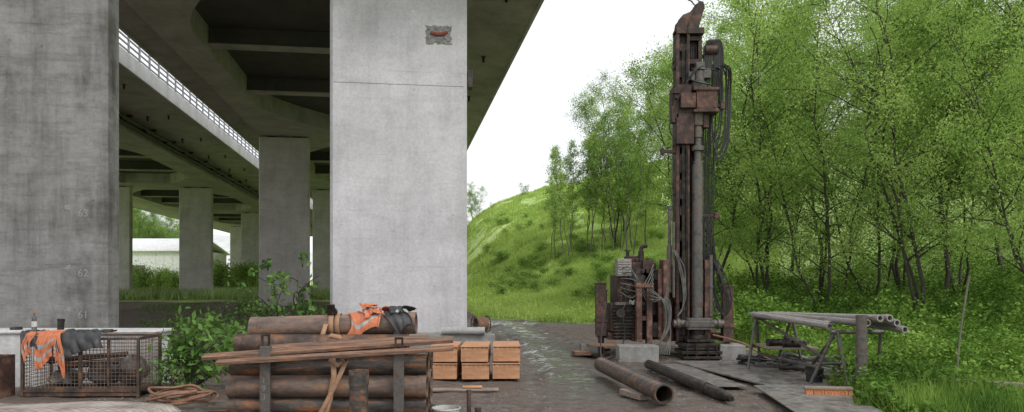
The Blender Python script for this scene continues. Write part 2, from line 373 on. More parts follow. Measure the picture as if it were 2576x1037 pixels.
# ------------------------------------------------------------------ viaducts
TH=math.atan2(SN,CS)
def viaduct(name,label,uL,uR,beams,pill,rows,v0,v1,railR):
    e=thing(name,label,'bridge',(0,0,0),TH)
    mb=MB(); b0,b1=beams[0]; b2,b3=beams[1]
    def strip(prof):
        n=len(prof); vs=[(u,v,z) for v in (v0,v1) for u,z in prof]
        mb.add(vs,[(i,(i+1)%n,n+(i+1)%n,n+i) for i in range(n)]+[tuple(range(n)),tuple(reversed(range(n,2*n)))])
    mb.mi=0
    strip([(uL,10.55),(b0,10.72),(b0,11.15),(uL,11.15)])
    strip([(b3,10.72),(uR,10.55),(uR,11.15),(b3,11.15)])
    strip([(b0+.002,10.1),(b1,10.1),(b1,11.14),(b0+.002,11.14)])
    strip([(b2,10.1),(b3-.002,10.1),(b3-.002,11.14),(b2,11.14)])
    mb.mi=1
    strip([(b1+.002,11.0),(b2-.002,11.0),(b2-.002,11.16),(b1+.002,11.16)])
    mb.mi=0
    for r in rows:
        h=2.4; fl=6; cu=3.0
        for k in range(6):
            a0=k/6; a1=(k+1)/6
            w0=cu*a0**1.6; w1=cu*a1**1.6
            for sgn in (-1,1):
                va=r+sgn*(h+fl*(1-a0)); vb=r+sgn*(h+fl*(1-a1))
                if min(va,vb)<v0: continue
                for (ub,sg) in ((b1,1),(b2,-1)):
                    P4=[(ub,va),(ub+sg*w0,va),(ub+sg*w1,vb),(ub,vb)]
                    ar=sum(P4[i][0]*P4[(i+1)%4][1]-P4[(i+1)%4][0]*P4[i][1] for i in range(4))
                    if ar<0: P4=P4[::-1]
                    mb.prism(P4,10.1+.001*k,10.98)
        mb.box(b1,b2,max(v0,r-h),r+h,10.098,10.99)
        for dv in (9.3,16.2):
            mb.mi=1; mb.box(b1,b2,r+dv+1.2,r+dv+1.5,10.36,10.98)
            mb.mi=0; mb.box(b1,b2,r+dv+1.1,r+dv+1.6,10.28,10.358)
    mb.obj('deck',['conc_deck','conc_coffer_shade'],e)
    mb=MB(); mb.box(uR,uR+.12,v0,v1,10.5,11.2); mb.obj('parapet','fascia' if railR else 'conc_mid',e,bevel=.015)
    mb=MB(); mb.box(uL-.12,uL,v0,v1,10.5,11.2); mb.obj('parapet','conc_mid',e,bevel=.015)
    for ue in (uR-.1,uL+.1):
        mb=MB(); v=v0
        while v<min(v1,150):
            mb.box(ue-.03,ue+.03,v-.06,v+.06,11.15,12.2); v+=1.34
        for z,hh in ((12.2,.1),(11.95,.05),(11.7,.05),(11.45,.05)):
            mb.box(ue-.035,ue+.035,v0,v1,z-hh/2,z+hh/2)
        mb.obj('railing','steel',e)
    mb=MB(); mb.box(uL+.3,uR-.3,v0,v1,11.17,11.22); mb.obj('road_surface','plate',e)
    mb=MB(); mb.cyl((0,0,-.22),(0,0,.1),.05,n=8); mb.cyl((0,0,-.02),(0,0,.04),.09,n=8)
    d0=mb.obj('drain_spout','greasy',e); first=True
    v=v0+1.3
    while v<86:
        for ue,dv in ((uR-1.1,0),(uR-2.4,.7)):
            o=d0 if first else d0.copy()
            if not first: COL.objects.link(o); o.parent=e
            first=False; o.location=(ue,v+dv,10.6)
        v+=6.6
    if railR:
        mb=MB(); mb.cyl((b3+.3,v0,10.35),(b3+.3,v1,10.35),.14,n=10)
        mb.obj('drainage_pipe','greasy',e)
        mb=MB(); mb.cyl((b3+.75,v0,10.42),(b3+.75,v1,10.42),.09,n=10)
        v=v0
        while v<110: mb.box(b3+.05,b3+.95,v-.05,v+.05,10.5,10.62); v+=4
        mb.obj('cable_duct','greasy',e)
    ps=[]
    for (ua,ub,vv,mat,lab) in pill:
        d=.7; c=.07
        poly=[(ua+c,vv),(ub-c,vv),(ub,vv+c),(ub,vv+d-c),(ub-c,vv+d),(ua+c,vv+d),(ua,vv+d-c),(ua,vv+c)]
        mb=MB(); mb.prism([(x-(ua+ub)/2,y-vv) for x,y in poly],-.4,10.0)
        o=mb.obj('pillar',mat,e,loc=((ua+ub)/2,vv,0)); 
        if lab: o['label']=lab
        ps.append(o)
        for q in (.25,.75):
            mb=MB(); mb.box(-.25,.25,.12,.58,10.002,10.095); mb.obj('bearing','greasy',o,loc=((q-.5)*(ub-ua),0,0))
    return e,ps
DV0=15.3
pl=[(-1.66,1.55,17.8,'conc_light','pale grey concrete pillar with a spalled patch'),
    (-8.7,-5.68,15.5,'conc_dark','dark stained concrete pillar with chalk numbers')]
for r in (45.4,72,98.6,125,152): pl+=[(-8.3,-5.45,r,'conc_mid',None),(0.0,2.85,r,'conc_mid',None)]
va,ps=viaduct('road_viaduct','grey concrete road viaduct on tall flat pillars',-9.75,4.35,((-8.3,-7.05),(.3,1.55)),pl,
      (18.3,45.7,72.3,98.9,125.4,152),DV0,170,False)
pl=[]
for r in (18.2,45,72,98.6,125): pl+=[(-20.2,-17.35,r,'conc_mid',None),(-27.3,-24.4,r,'conc_mid',None)]
vb,_=viaduct('road_viaduct','second concrete road viaduct with a steel parapet railing',-33,-11.5,((-29,-27),(-17.4,-15.5)),pl,
      (18.5,45.4,72.3,98.9,125.4),DV0,170,True)
big,left=ps[0],ps[1]
mb=MB(); mb.box(-2.15,2.12,16.95,19.6,-.3,.42); mb.obj('pillar_footing','block',va,bevel=.02)
mb=MB(); mb.box(-9.4,-5.0,15.0,17.2,-.3,.3); mb.obj('pillar_footing','block',va,bevel=.02)
mb=MB()
def pf(a,c):
    x=.62+a*.6; z=7.28+c*.44
    e_=min(a,1-a,c,1-c); 
    return (x+random.uniform(-.03,.03)*(e_<.2), -.003-(.004+random.uniform(0,.02))*(e_>.01), z+random.uniform(-.03,.03))
mb.grid(pf,14,12); mb.obj('spalled_patch','spall',big)
mb=MB(); mb.tube([(.74,-.03,7.54),(.85,-.045,7.5),(1.0,-.04,7.51),(1.12,-.035,7.56)],.04,6); mb.obj('exposed_rebar','rebar',big)
mb=MB(); mb.box(-1.53,1.53,-.004,.02,6.28,6.289); mb.obj('formwork_joint','steel_dk',big)
mb=MB(); mb.box(1.62,1.75,.1,.45,6.3,6.75); mb.box(1.56,1.62,.15,.2,6.35,6.4); mb.obj('junction_box','greasy',big,bevel=.01)
for s_,z in (('63',2.9),('62',1.74),('61',.93)):
    text(s_,.2,'chalk',left,(.98,-.003,z),(R(90),0,0))
    mb=MB(); mb.grid(lambda a,c:(.76+a*.1+random.uniform(-.02,.02),-.004,z+.13+c*.08+random.uniform(-.02,.02)),4,4); mb.mi=1; mb.box(.78,.80,-.003,.01,z+.16,z+.2); mb.obj('survey_mark',['chalk','greasy'],left)

# ------------------------------------------------------------------ trees
def skeleton(g,Ht,r0,spread,cs,stems,nb,sub):
    lines=[]; tips=[]
    for s in range(stems):
        az=g.uniform(0,6.28); ln=g.uniform(.03,.12)+(.14 if stems>1 else 0)
        hh=Ht*g.uniform(.8,1) if s else Ht
        n=11; p=np.zeros((n,3)); w=g.normal(size=(n,2)).cumsum(0)*Ht*.014
        for i in range(n):
            t=i/(n-1); p[i]=[math.cos(az)*ln*hh*t+w[i,0],math.sin(az)*ln*hh*t+w[i,1],hh*t-.3*(i==0)]
        p[0,:2]=0
        rr=r0*(.9 if s==0 else .7)
        lines.append((p,rr,rr*.12,7))
        kn=nb//stems+2
        for k in range(kn):
            t=cs+(.98-cs)*((k+.5)/kn); i=t*(n-1); i0=min(int(i),n-2); b0=p[i0]+(p[i0+1]-p[i0])*(i-i0)
            a=k*2.399+g.uniform(-.5,.5)
            prof=math.sin(math.pi*min(1,.22+(t-cs)/(1-cs)*.72))**.8
            L=spread*prof*g.uniform(.6,1.15)
            q=np.zeros((6,3)); q[0]=b0; rise=g.uniform(.45,1.1)
            d=np.array([math.cos(a),math.sin(a),rise]); d/=np.linalg.norm(d)
            for j in range(1,6):
                d=d+g.normal(size=3)*.15+np.array([0,0,-.03]); d/=np.linalg.norm(d); q[j]=q[j-1]+d*L/5
            br=rr*(1-t)*.42+.014
            lines.append((q,br,.006,5))
            for m_ in range(sub):
                j=g.integers(1,6); d2=g.normal(size=3)+d*.8+np.array([0,0,.2]); d2/=np.linalg.norm(d2)
                L2=L*g.uniform(.22,.45)
                z=np.stack([q[j],q[j]+d2*L2*.5,q[j]+d2*L2+np.array([0,0,-.08*L2])])
                lines.append((z,.009,.003,3)); tips.append(z)
            tips.append(q[3:6])
    return lines,tips
def tree_meshes(seed,Ht,r0,spread,cs,stems,nb,sub,nl,leaf,lm,bark,sig=.3,wid=.5,droop=None,flat=0):
    g=np.random.default_rng(seed)
    lines,tips=skeleton(g,Ht,r0,spread,cs,stems,nb,sub)
    mb=MB()
    for p,ra,rb,n in lines: mb.tube([tuple(x) for x in p],ra,n,False,rb)
    me=bpy.data.meshes.new('trunk'); me.from_pydata(mb.v,[],mb.f); me.materials.append(M[bark])
    me.polygons.foreach_set('use_smooth',[True]*len(mb.f))
    per=max(1,nl//len(tips)); Pp=[]
    for z in tips:
        kk=int(per*g.uniform(.1,1.9))+1
        t=g.uniform(0,1,kk)*(len(z)-1); i=np.minimum(t.astype(int),len(z)-2); f=(t-i)[:,None]
        Pp.append(z[i]*(1-f)+z[i+1]*f+g.normal(size=(kk,3))*sig*g.uniform(.4,1.2))
    Pp=np.concatenate(Pp); Pp=Pp[Pp[:,2]>.05]
    return me, leaves('crown',Pp,leaf,lm,g,flat,wid,droop)
def put_tree(name,me,pos,rz,sc,label,cat,group,n1='trunk',n2='crown',zs=1):
    e=thing(name,label,cat,pos,rz,group); e.scale=(sc,sc,sc*zs)
    for n_,d in ((n1,me[0]),(n2,me[1])):
        o=bpy.data.objects.new(n_,d); COL.objects.link(o); o.parent=e
    return e
T=[tree_meshes(21,13,.09,3.4,.2,2,46,6,23000,.11,'leaf','bark',.32,.45),
   tree_meshes(22,13,.08,3.0,.14,3,52,6,24000,.105,'leaf2','bark',.32,.42,.3),
   tree_meshes(23,14,.11,3.8,.25,1,40,7,23000,.11,'leaf','bark',.36,.45),
   tree_meshes(24,12.5,.07,2.7,.12,3,50,6,22000,.105,'leaf2','bark',.3,.4,.5),
   tree_meshes(25,13,.09,3.3,.2,2,42,6,21000,.115,'leaf_dk','bark',.32,.48)]
SL=[tree_meshes(31,11,.07,1.2,.36,1,26,4,3000,.14,'leaf2','bark_lt',.22),
    tree_meshes(32,12,.07,1.4,.4,1,24,4,3200,.14,'leaf','bark_lt',.22)]
def hz(x,y): return float(H(x,y))
GT='deciduous trees of the hillside wood'
def leftb(y): return float(np.interp(y,[18,22,28,34,45,58,62,80,110],[15.5,13.4,11.3,10,11,13.2,7.8,10,20]))
cnt=0
front=[(14.8,20.5,3,.95),(17.2,22.5,1,1.05),(13.2,24,1,1.0),(15.6,27,2,1.0),(11.9,28.5,3,1.05),(18.8,26.5,0,1.0),(10.4,31.5,1,1.02),(13.4,32.5,4,1.0),
       (9.9,36,0,1.05),(16.8,32,1,1.1),(20.5,31,2,1.1),(12.4,37.5,3,1.15),(16.2,19,3,.8),(14.2,29.5,3,.95),(17.4,29,3,1.0),(10.2,40.5,1,1.1)]
LB='slender broadleaf tree with fresh green leaves and dark stems'
for x,y,k,s in front:
    put_tree('tree',T[k],(x,y,hz(x,y)),random.uniform(0,6.3),s*random.uniform(.93,1.06),LB,'tree',GT)
yy=42
while yy<78:
    xx=leftb(yy)+1.0
    while xx<yy*.70+3:
        x=xx+random.uniform(-1.2,1.2); y=yy+random.uniform(-1.5,1.5)
        k=random.choice([0,1,2,3,4,0,1]) 
        s=random.uniform(.95,1.2)
        put_tree('tree',T[k],(x,y,hz(x,y)-.1),random.uniform(0,6.3),s,LB,'tree',GT); cnt+=1
        xx+=random.uniform(4.6,6.0)*(1+ (yy-38)*.016)
    yy+=6.6
for i in range(20):
    t=i/19; y=60-2*t+random.uniform(-2,2); px_=.055+.12*t; x=px_*y+random.uniform(-.5,.5)
    put_tree('tree',SL[i%2],(x,y,hz(x,y)-.1),random.uniform(0,6.3),random.uniform(.75,1.0)*(.85+.2*t),'slim young tree with a pale bare stem on the meadow edge','tree','slim trees at the meadow edge')
for i in range(24):
    y=random.uniform(172,205); x=-y*random.uniform(.43,.53)
    put_tree('tree',T[(4,0,4)[i%3]],(x,y,hz(x,y)+.3),random.uniform(0,6.3),random.uniform(.9,1.3),'broadleaf tree in the wood beyond the hall','tree','trees of the far wood')
for x,y,s in ((-8.0,124,.42),(-6.6,128,.5),(-5.6,126,.42),(1.8,127,.2),(-3.4,127,.12),(2.6,130,.14),(-9.0,122,.5)):
    put_tree('tree',T[0],(x,y,hz(x,y)-.4),random.uniform(0,6.3),s,'small rounded tree on the crest of the meadow','tree','small trees on the meadow crest')

def shrub_meshes(seed,Ht,spread,nl,leaf,lm,wid=.55,sig=.12,stems=4,nb=16):
    return tree_meshes(seed,Ht,.014,spread,.15,stems,nb,3,nl,leaf,lm,'bark',sig,wid)
S_small=[shrub_meshes(41,1.3,.8,1300,.11,'leaf2',sig=.2),shrub_meshes(42,1.6,.9,1500,.11,'leaf2',sig=.2),shrub_meshes(43,1.2,.8,1300,.11,'leaf',sig=.2)]
for i in range(120):
    y=random.uniform(38,115); x=random.uniform(-.055,.2)*y
    if i<40: y=random.uniform(45,62); x=random.uniform(-.02,.2)*y
    if x*CS+y*SN<6: continue
    sc=random.uniform(.4,.95)*(1 if y<60 else 1.3)
    put_tree('shrub',S_small[i%3],(x,y,hz(x,y)-.15),random.uniform(0,6.3),sc,'low green shrub on the meadow slope','shrub','shrubs on the meadow slope','stem','foliage',.75)
for i in range(26):
    y=random.uniform(78,112); x=random.uniform(-.53,-.34)*y
    put_tree('shrub',S_small[i%3],(x,y,hz(x,y)-.1),random.uniform(0,6.3),random.uniform(1.2,2.2),'leafy green bush beyond the viaduct pillars','shrub','bushes beyond the viaduct','stem','foliage')
BL=[shrub_meshes(51,1.25,.6,300,.17,'bigleaf',.5,.13,5,20),shrub_meshes(52,1.5,.7,340,.14,'bigleaf',.5,.15,5,20),shrub_meshes(53,2.3,.75,330,.15,'bigleaf',.5,.1,3,14)]
W1='leafy weed shrub under the viaduct'; W2='broad-leaved shrub growing beside a hose coil'; W3='tall sapling with broad leaves under the viaduct'
for (x,y,k,s,l) in ((-4.55,10.7,0,.85,W2),(-4.95,11.4,1,.72,W2),(-4.15,11.6,0,.72,W2),(-4.75,10.4,1,.5,W2),
                  (-5.1,16.5,2,.95,W3),(-4.9,15.5,1,.62,W1),(-5.9,17,1,.75,W1),(-6.9,17.5,1,.6,W1),
                  (-6.7,16.5,0,.7,W1),(-4.4,16.5,0,.85,W1),(-6.2,14.2,1,.55,W1),(-5.1,13,0,.6,W1),
                  (-8.2,18.5,1,.5,W1),(-5.6,19.5,2,.6,W3),(-3.9,15,0,.6,W1),(-5.5,15,0,.6,W1),(-7.6,21,1,.6,W1),(-6.3,19,0,.7,W1)):
    put_tree('shrub',BL[k],(x,y,hz(x,y)-.05),random.uniform(0,6.3),s,l,'shrub','broad-leaved shrubs under the viaduct','stem','foliage')

def blades(name,P,h,w,mat,g):
    n=len(P); a=g.uniform(0,6.28,n); hh=h*g.uniform(.4,1.3,n)
    d=np.stack([np.cos(a),np.sin(a),0*a],1)*w/2
    l=g.normal(size=(n,3))*.35*hh[:,None]; l[:,2]=hh
    V=np.stack([P-d,P+d,P+l],1); return raw_mesh(name,V,3,mat)
def scatter(n,x0f,x1f,y0,y1,g,cond,pw=1):
    y=y0+(y1-y0)*g.uniform(0,1,n)**pw; x=g.uniform(0,1,n)*(x1f-x0f)*y+x0f*y
    k=cond(x,y); x=x[k];y=y[k]; return np.stack([x,y,H(x,y)],1)
def outside(x,y):
    u=x*CS+y*SN
    return (polydist(x,y)<-.1+.5*vnoise(x,y,1.1,9)+.3*vnoise(x,y,3,19))&((u>3.2)|(y>50))
def stuff(me_,lab,cat):
    o=bpy.data.objects.new(me_.name,me_); COL.objects.link(o); tag(o,lab,cat,None,'stuff')
Pg=scatter(120000,-.07,.36,24,75,rng,outside,1.3)
stuff(blades('meadow_grass',Pg-[0,0,.03],.38,.03,'grass',rng),'tall bright meadow grass on the slope','grass')
Pg=scatter(90000,-.07,.2,62,130,rng,lambda x,y:(x*CS+y*SN)>6)
k=vnoise(Pg[:,0],Pg[:,1],.25,31)+.5*vnoise(Pg[:,0],Pg[:,1],.8,32)>-.4
stuff(blades('hilltop_grass',Pg[k],.42,.1,'grass',rng),'rough tussocky grass high on the hill','grass')
Pg=scatter(100000,.3,.75,8.3,26,rng,outside)
d=vnoise(Pg[:,0],Pg[:,1],.7,33)>-.1
stuff(blades('verge_grass',Pg[d]-[0,0,.02],.34,.012,'vergegrass',rng),'grass at the edge of the work site','grass')
Pg=scatter(40000,-.56,-.2,56,110,rng,lambda x,y:y>0)
stuff(blades('field_grass',Pg,.7,.08,'fieldgrass',rng),'tall grass beyond the viaduct','grass')
def under(n,x0f,x1f,y0,y1,hmax,leaf,mat,name,lab,sd,cond=outside,pw_=1.0,cut=0.0,freq=.9,gro=0):
    Pw=scatter(n,x0f,x1f,y0,y1,rng,cond)
    d=np.clip(vnoise(Pw[:,0],Pw[:,1],freq,sd)*.45+vnoise(Pw[:,0],Pw[:,1],freq*3,sd+40)*.25+.5-cut,0,1)
    k=d>.02; Pw=Pw[k]; d=d[k]**pw_
    sz=leaf*(1+gro*(Pw[:,1]-y0)/(y1-y0))
    Pw[:,2]+=hmax*d*rng.uniform(0.05,1,len(Pw))**.7
    stuff(leaves(name,Pw,sz,mat,rng,.4,.55),lab,'undergrowth')
under(110000,.28,.80,8.5,20,.8,.075,'weeds','undergrowth','low leafy weeds and brambles beside the site',14,pw_=1.5,cut=.06,freq=1.3)
under(100000,.24,.80,18,42,1.6,.12,'weeds','woodland_undergrowth','leafy undergrowth below the trees',15,pw_=1.3)
under(50000,-.07,.3,26,60,.8,.09,'grass','meadow_weeds','leafy weeds in the meadow grass',16,pw_=2,cut=.1)
under(26000,-.07,.2,45,125,1.5,.14,'leaf2','hillside_scrub','rough low scrub scattered over the hillside',17,lambda x,y:(x*CS+y*SN)>6.5,1.5,.46,.22,.8)
under(9000,-.5,-.2,13,45,.35,.07,'bigleaf','ground_weeds','low weeds on the bare soil under the viaduct',18,lambda x,y:y>0,1.3,.2,.5,.5)

# stones
g2=np.random.default_rng(5)
x=g2.uniform(-7,5,9000); y=g2.uniform(7,30,9000); k=(polydist(x,y)>.1)&(vnoise(x,y,.6,55)>-.3)&(np.abs(x-track(y))>.5); x=x[k];y=y[k]
mb=MB(); ico=[(0,0,1),(.9,0,.1),(.2,.85,0),(-.8,.4,.1),(-.6,-.7,0),(.4,-.9,.1),(0,0,-.6)]
ifc=[(0,1,2),(0,2,3),(0,3,4),(0,4,5),(0,5,1),(6,2,1),(6,3,2),(6,4,3),(6,5,4),(6,1,5)]
zz=H(x,y)
for i in range(len(x)):
    s=g2.uniform(.007,.024)*(1+1.3*(g2.random()<.05)); a=g2.uniform(0,6.3); ca,sa=math.cos(a),math.sin(a)
    mb.add([(x[i]+s*(p[0]*ca-p[1]*sa),y[i]+s*(p[0]*sa+p[1]*ca),zz[i]+s*p[2]*.7) for p in ico],ifc)
o=mb.obj('gravel','gravel'); tag(o,'scattered gravel and stones on muddy ground','gravel',None,'stuff')

# ------------------------------------------------------------------ hall
e=thing('industrial_hall','long white hall with a pale sheet roof','building',(-75,130,0))
mb=MB(); mb.box(-22,17.5,0,20,-1,6.7)
for i in range(27): mb.box(-21.8+i*1.5,-21.7+i*1.5,-.06,0,0,6.6)
mb.obj('wall','hall',e)
mb=MB(); mb.add([(-22.5,-.6,6.6),(18,-.6,6.6),(18,10,9.2),(-22.5,10,9.2),(-22.5,20.6,6.6),(18,20.6,6.6)],[(0,1,2,3),(3,2,5,4)]); mb.obj('roof','roof',e,solid=.25)
mb=MB(); mb.box(8,11,-.08,-.065,-.5,4); mb.obj('door','steel_dk',e)

# ------------------------------------------------------------------ drill rig
RG=thing('drilling_rig','rusty red drilling rig with a tall mast on outriggers','drilling rig',(3.84,15.9,0))
mb=MB()  # mast
mb.box(-.34,-.27,-.02,.3,.35,7.0); mb.box(-.10,-.05,-.02,.3,.35,7.0); mb.box(-.27,-.10,.1,.3,.35,7.0)
for z in np.arange(.5,7,.55): mb.box(-.269,-.101,.02,.06,z,z+.16+.2*((int(z*10)%3)==0))
mb.box(.16,.24,.08,.3,4.2,6.95); mb.box(-.05,.16,.2,.3,4.2,6.95)
for z in (4.6,5.1,6.3,6.8): mb.box(-.049,.16,.06,.12,z,z+.1)
mb.box(-.62,-.34,.0,.07,4.38,4.45); mb.box(-.66,-.6,-.03,.1,4.35,4.48)
mb.box(-.05,.55,.1,.16,3.02,3.08); mb.box(.5,.62,.06,.2,2.98,3.1)
for z in np.arange(.8,6.8,.9): mb.box(-.36,-.34,.0,.28,z,z+.3); mb.cyl((-.36,.15,z+.15),(-.38,.15,z+.15),.03,n=6)
mb.obj('mast','red_paint',RG,bevel=.006)
mb=MB()
mb.box(-.32,.2,.31,.46,.6,5.9); mb.box(.0,.26,.2,.3,.8,4.19); mb.box(-.255,-.125,.02,.095,1.0,5.0)
mb.cyl((-.17,.0,.5),(-.17,.0,6.6),.03,n=8)
for x_ in (-.21,-.13,.02,.06,.13): mb.cyl((x_,-.03 if x_<-.05 else .15,2.2 if x_>-.05 else .6),(x_,-.03 if x_<-.05 else .15,6.7),.01,n=6)
mb.obj('feed_cylinder','greasy',RG)
mb=MB() # head
mb.prism([(-.34,-.04),(.26,-.04),(.26,.32),(-.34,.32)],6.92,7.05)
def plate(y0,y1,pts):
    n=len(pts); mb.add([(x,y0,z) for x,z in pts]+[(x,y1,z) for x,z in pts],[tuple(range(n)),tuple(reversed(range(n,2*n)))]+[(i,n+i,n+(i+1)%n,(i+1)%n) for i in range(n)])
for y0 in (-.03,.25):
    plate(y0,y0+.04,[(-.33,7.02),(.14,7.02),(.2,7.25),(.27,7.5),(.24,7.6),(.15,7.62),(.06,7.5),(-.05,7.38),(-.2,7.32),(-.3,7.2)])
mb.cyl((.12,-.02,7.47),(.12,.28,7.47),.045,n=14); 
mb.obj('mast_head','red_paint',RG,bevel=.006)
for c_,r_ in (((.02,7.2),.15),((.16,7.5),.1)):
    mb=MB(); mb.cyl((c_[0],.06,c_[1]),(c_[0],.2,c_[1]),r_,n=22); mb.cyl((c_[0],.04,c_[1]),(c_[0],.22,c_[1]),r_*.3,n=12); mb.obj('sheave_wheel','greasy',RG,bevel=.01)
mb=MB(); mb.tube([(.1,.1,7.55),(0,.1,7.66),(-.06,.1,7.7),(.0,.1,7.9),(.1,.12,7.75),(.22,.12,7.62)],.014,6); mb.tube([(.02,-.05,7.35),(-.1,-.06,7.0),(-.12,-.06,6.0),(-.12,-.06,2.5)],.009,5); mb.obj('winch_cable','greasy',RG)
# rotary head
mb=MB(); mb.box(.05,.48,-.22,.18,5.24,5.70); mb.box(-.02,.52,-.26,.2,5.66,5.72); mb.box(-.02,.52,-.26,.2,5.2,5.26)
mb.box(-.28,.04,-.2,-.05,5.3,5.62)
for x_ in (.1,.43): 
    for z_ in (5.3,5.64): mb.cyl((x_,-.24,z_),(x_,-.22,z_),.018,n=6)
mb.obj('gearbox','red_old',RG,bevel=.012)
mb=MB()
mb.box(-.42,-.30,-.12,.3,5.1,5.78); mb.box(-.42,.05,-.1,-.03,5.15,5.6); mb.box(-.40,-.04,-.16,-.1,5.5,5.8); mb.box(-.46,-.38,-.14,.05,5.0,5.35)
mb.box(-.36,.02,-.12,.05,4.55,5.2); mb.box(.22,.34,-.1,.1,4.9,5.2); mb.box(-.44,-.3,-.2,-.05,5.6,5.72)
mb.obj('head_carriage','red_paint',RG,bevel=.012)
mb=MB(); mb.cyl((.14,-.03,5.72),(.14,-.03,5.86),.17,n=20); mb.cyl((.14,-.03,5.86),(.14,-.03,6.12),.12,n=20); mb.cyl((.14,-.03,6.12),(.14,-.03,6.17),.15,n=20)
mb.box(.06,.24,-.14,.08,6.17,6.28); mb.box(.22,.38,-.12,.02,5.95,6.12); mb.box(-.1,.03,-.14,.02,5.9,6.08)
for i in range(5): mb.cyl((.24+.03*i,-.08,6.1),(.24+.03*i,-.08,6.17),.015,n=6)
mb.obj('hydraulic_motor','steel_dk',RG,bevel=.008)
mb=MB(); mb.box(.3,.62,-.15,-.05,5.32,5.4); mb.box(.56,.66,-.18,-.02,5.28,5.44); mb.obj('bracket','red_paint',RG,bevel=.005)
mb=MB(); mb.cyl((.12,0,4.95),(.12,0,5.22),.13,n=18); mb.cyl((.12,0,4.7),(.12,0,4.95),.1,n=18); mb.cyl((.12,0,4.1),(.12,0,4.7),.075,n=16)
mb.cyl((.12,0,4.42),(.12,0,4.52),.13,n=18); mb.cyl((.12,0,4.12),(.12,0,4.2),.1,n=18)
mb.obj('drill_spindle','steel_dk',RG,bevel=.006)
mb=MB(); mb.cyl((.115,0,.8),(.115,0,4.12),.115,n=26); mb.cyl((.115,0,1.1),(.115,0,1.9),.121,n=26); mb.obj('drill_casing','steel_dk',RG,bevel=.006)
mb=MB()
rr=random.Random(3); U_=rr.uniform
for i in range(12):
    k_=i*.016
    mb.tube([(.28+U_(-.02,.02),.1+.02*(i%3),6.1-.06*i),(.30+k_,.1,6.5),(.34+k_,.06+.01*(i%4),6.76+U_(-.02,.02)),(.46+k_,.08,6.76+U_(-.03,.02)),(.5+k_+U_(-.02,.02),.1,6.4),(.46+k_,.12,6.0-U_(0,.7))],.023,7)
for i in range(11):
    x0=.27+.025*i
    mb.tube([(x0+.1,.1,6.3),(x0+U_(-.04,.04),.12,5.0),(x0-.03+U_(-.03,.03),.12,3.6),(x0-.02+U_(-.04,.04),.1,2.4),(x0+.015*i+U_(-.04,.04),.1,1.5),(x0+.06+.015*i,0,1.0)],.012,6)
for i in range(9):
    w=.12+.045*i+U_(-.05,.05)
    mb.tube([(.36+.02*i,-.1,6.12),(.42+w*.6,-.12-.03*i,6.08+U_(-.05,.08)),(.46+w*.75+U_(-.05,.05),-.12,5.6),(.45+w*.6,-.12,5.0-.06*i),(.42+w*.2,-.1,4.72-.06*i+U_(-.1,.1)),(.42,-.05,5.0),(.46,-.05,5.35)],.016,7)
mb.tube([(.2,-.15,6.2),(-.02,-.22,6.05),(-.06,-.2,5.9),(.1,-.24,5.82),(.36,-.22,5.78)],.018,7)
mb.tube([(-.05,-.15,6.0),(-.2,-.2,5.75),(-.36,-.15,5.4),(-.5,-.1,4.9),(-.35,-.08,4.6)],.014,6)
for i in range(4):
    mb.tube([(.46+.03*i,.0,2.1),(.6+.04*i+U_(-.05,.05),-.1,1.6),(.68+.04*i,-.12,1.15),(.6+.03*i+U_(-.05,.05),-.1,.92),(.5,-.05,1.05+.1*i)],.015,6)
mb.obj('hydraulic_hoses','rubber',RG)
mb=MB(); mb.box(.24,.6,.14,.2,6.45,6.52); mb.cyl((.3,.12,6.6),(.56,.12,6.6),.12,n=18); mb.obj('hose_saddle','red_paint',RG)
mb=MB(); mb.cyl((-.43,-.12,.74),(.64,-.12,.74),.085,n=20); mb.cyl((-.36,-.12,.74),(-.28,-.12,.74),.11,n=20); mb.cyl((.5,-.12,.74),(.58,-.12,.74),.11,n=20)
mb.box(-.16,.36,-.28,.16,.62,.86); mb.box(-.2,.4,-.3,-.24,.68,.8); mb.obj('rod_clamp','steel_dk',RG,bevel=.01)
mb=MB()
for i,(w,z) in enumerate(((.40,.02),(.42,.12),(.34,.2),(.4,.27),(.28,.36))): mb.box(.12-w,.12+w,-.45+.04*i,.35,z,z+.055+.01*(i%2))
mb.cyl((.12,0,.05),(.12,0,.62),.14,n=20); mb.cyl((.12,0,.42),(.12,0,.5),.2,n=20)
for x_ in (-.2,.0,.24,.42): mb.cyl((x_,-.4,.0),(x_,-.4,.34),.02,n=8)
mb.obj('breakout_jaws','greasy',RG,bevel=.006)
mb=MB()
mb.box(-1.75,.9,.35,.55,.36,.52); mb.box(-1.75,.9,1.5,1.7,.36,.52)
for x_ in (-1.25,-.45,.32,.68): mb.box(x_,x_+.14,.2,2.3,.34,.5)
mb.box(-.62,-.5,-.05,.4,.35,2.1); mb.box(-.72,-.62,.0,.3,.4,1.9); mb.box(-.48,-.34,.3,.38,.45,2.0)
mb.box(.27,.40,-.02,.3,.4,2.1); mb.beam((-.55,.3,2.0),(-.3,.1,1.2),.06,.08); mb.beam((.34,.2,2.2),(.36,.3,.5),.07,.1)
mb.box(-1.2,-1.08,-.1,.1,.35,1.58); mb.box(-.98,-.86,-.1,.1,.3,1.5); mb.box(-1.22,-.84,-.12,.12,1.5,1.6); mb.box(-1.2,-.86,-.05,.05,.8,.9)
mb.box(-.45,.35,.4,.5,1.6,1.72); mb.box(-.45,.35,.4,.5,1.0,1.1)
mb.beam((-.62,.2,1.6),(-1.0,.6,.5),.07,.07)
mb.obj('frame','red_old',RG,bevel=.01)
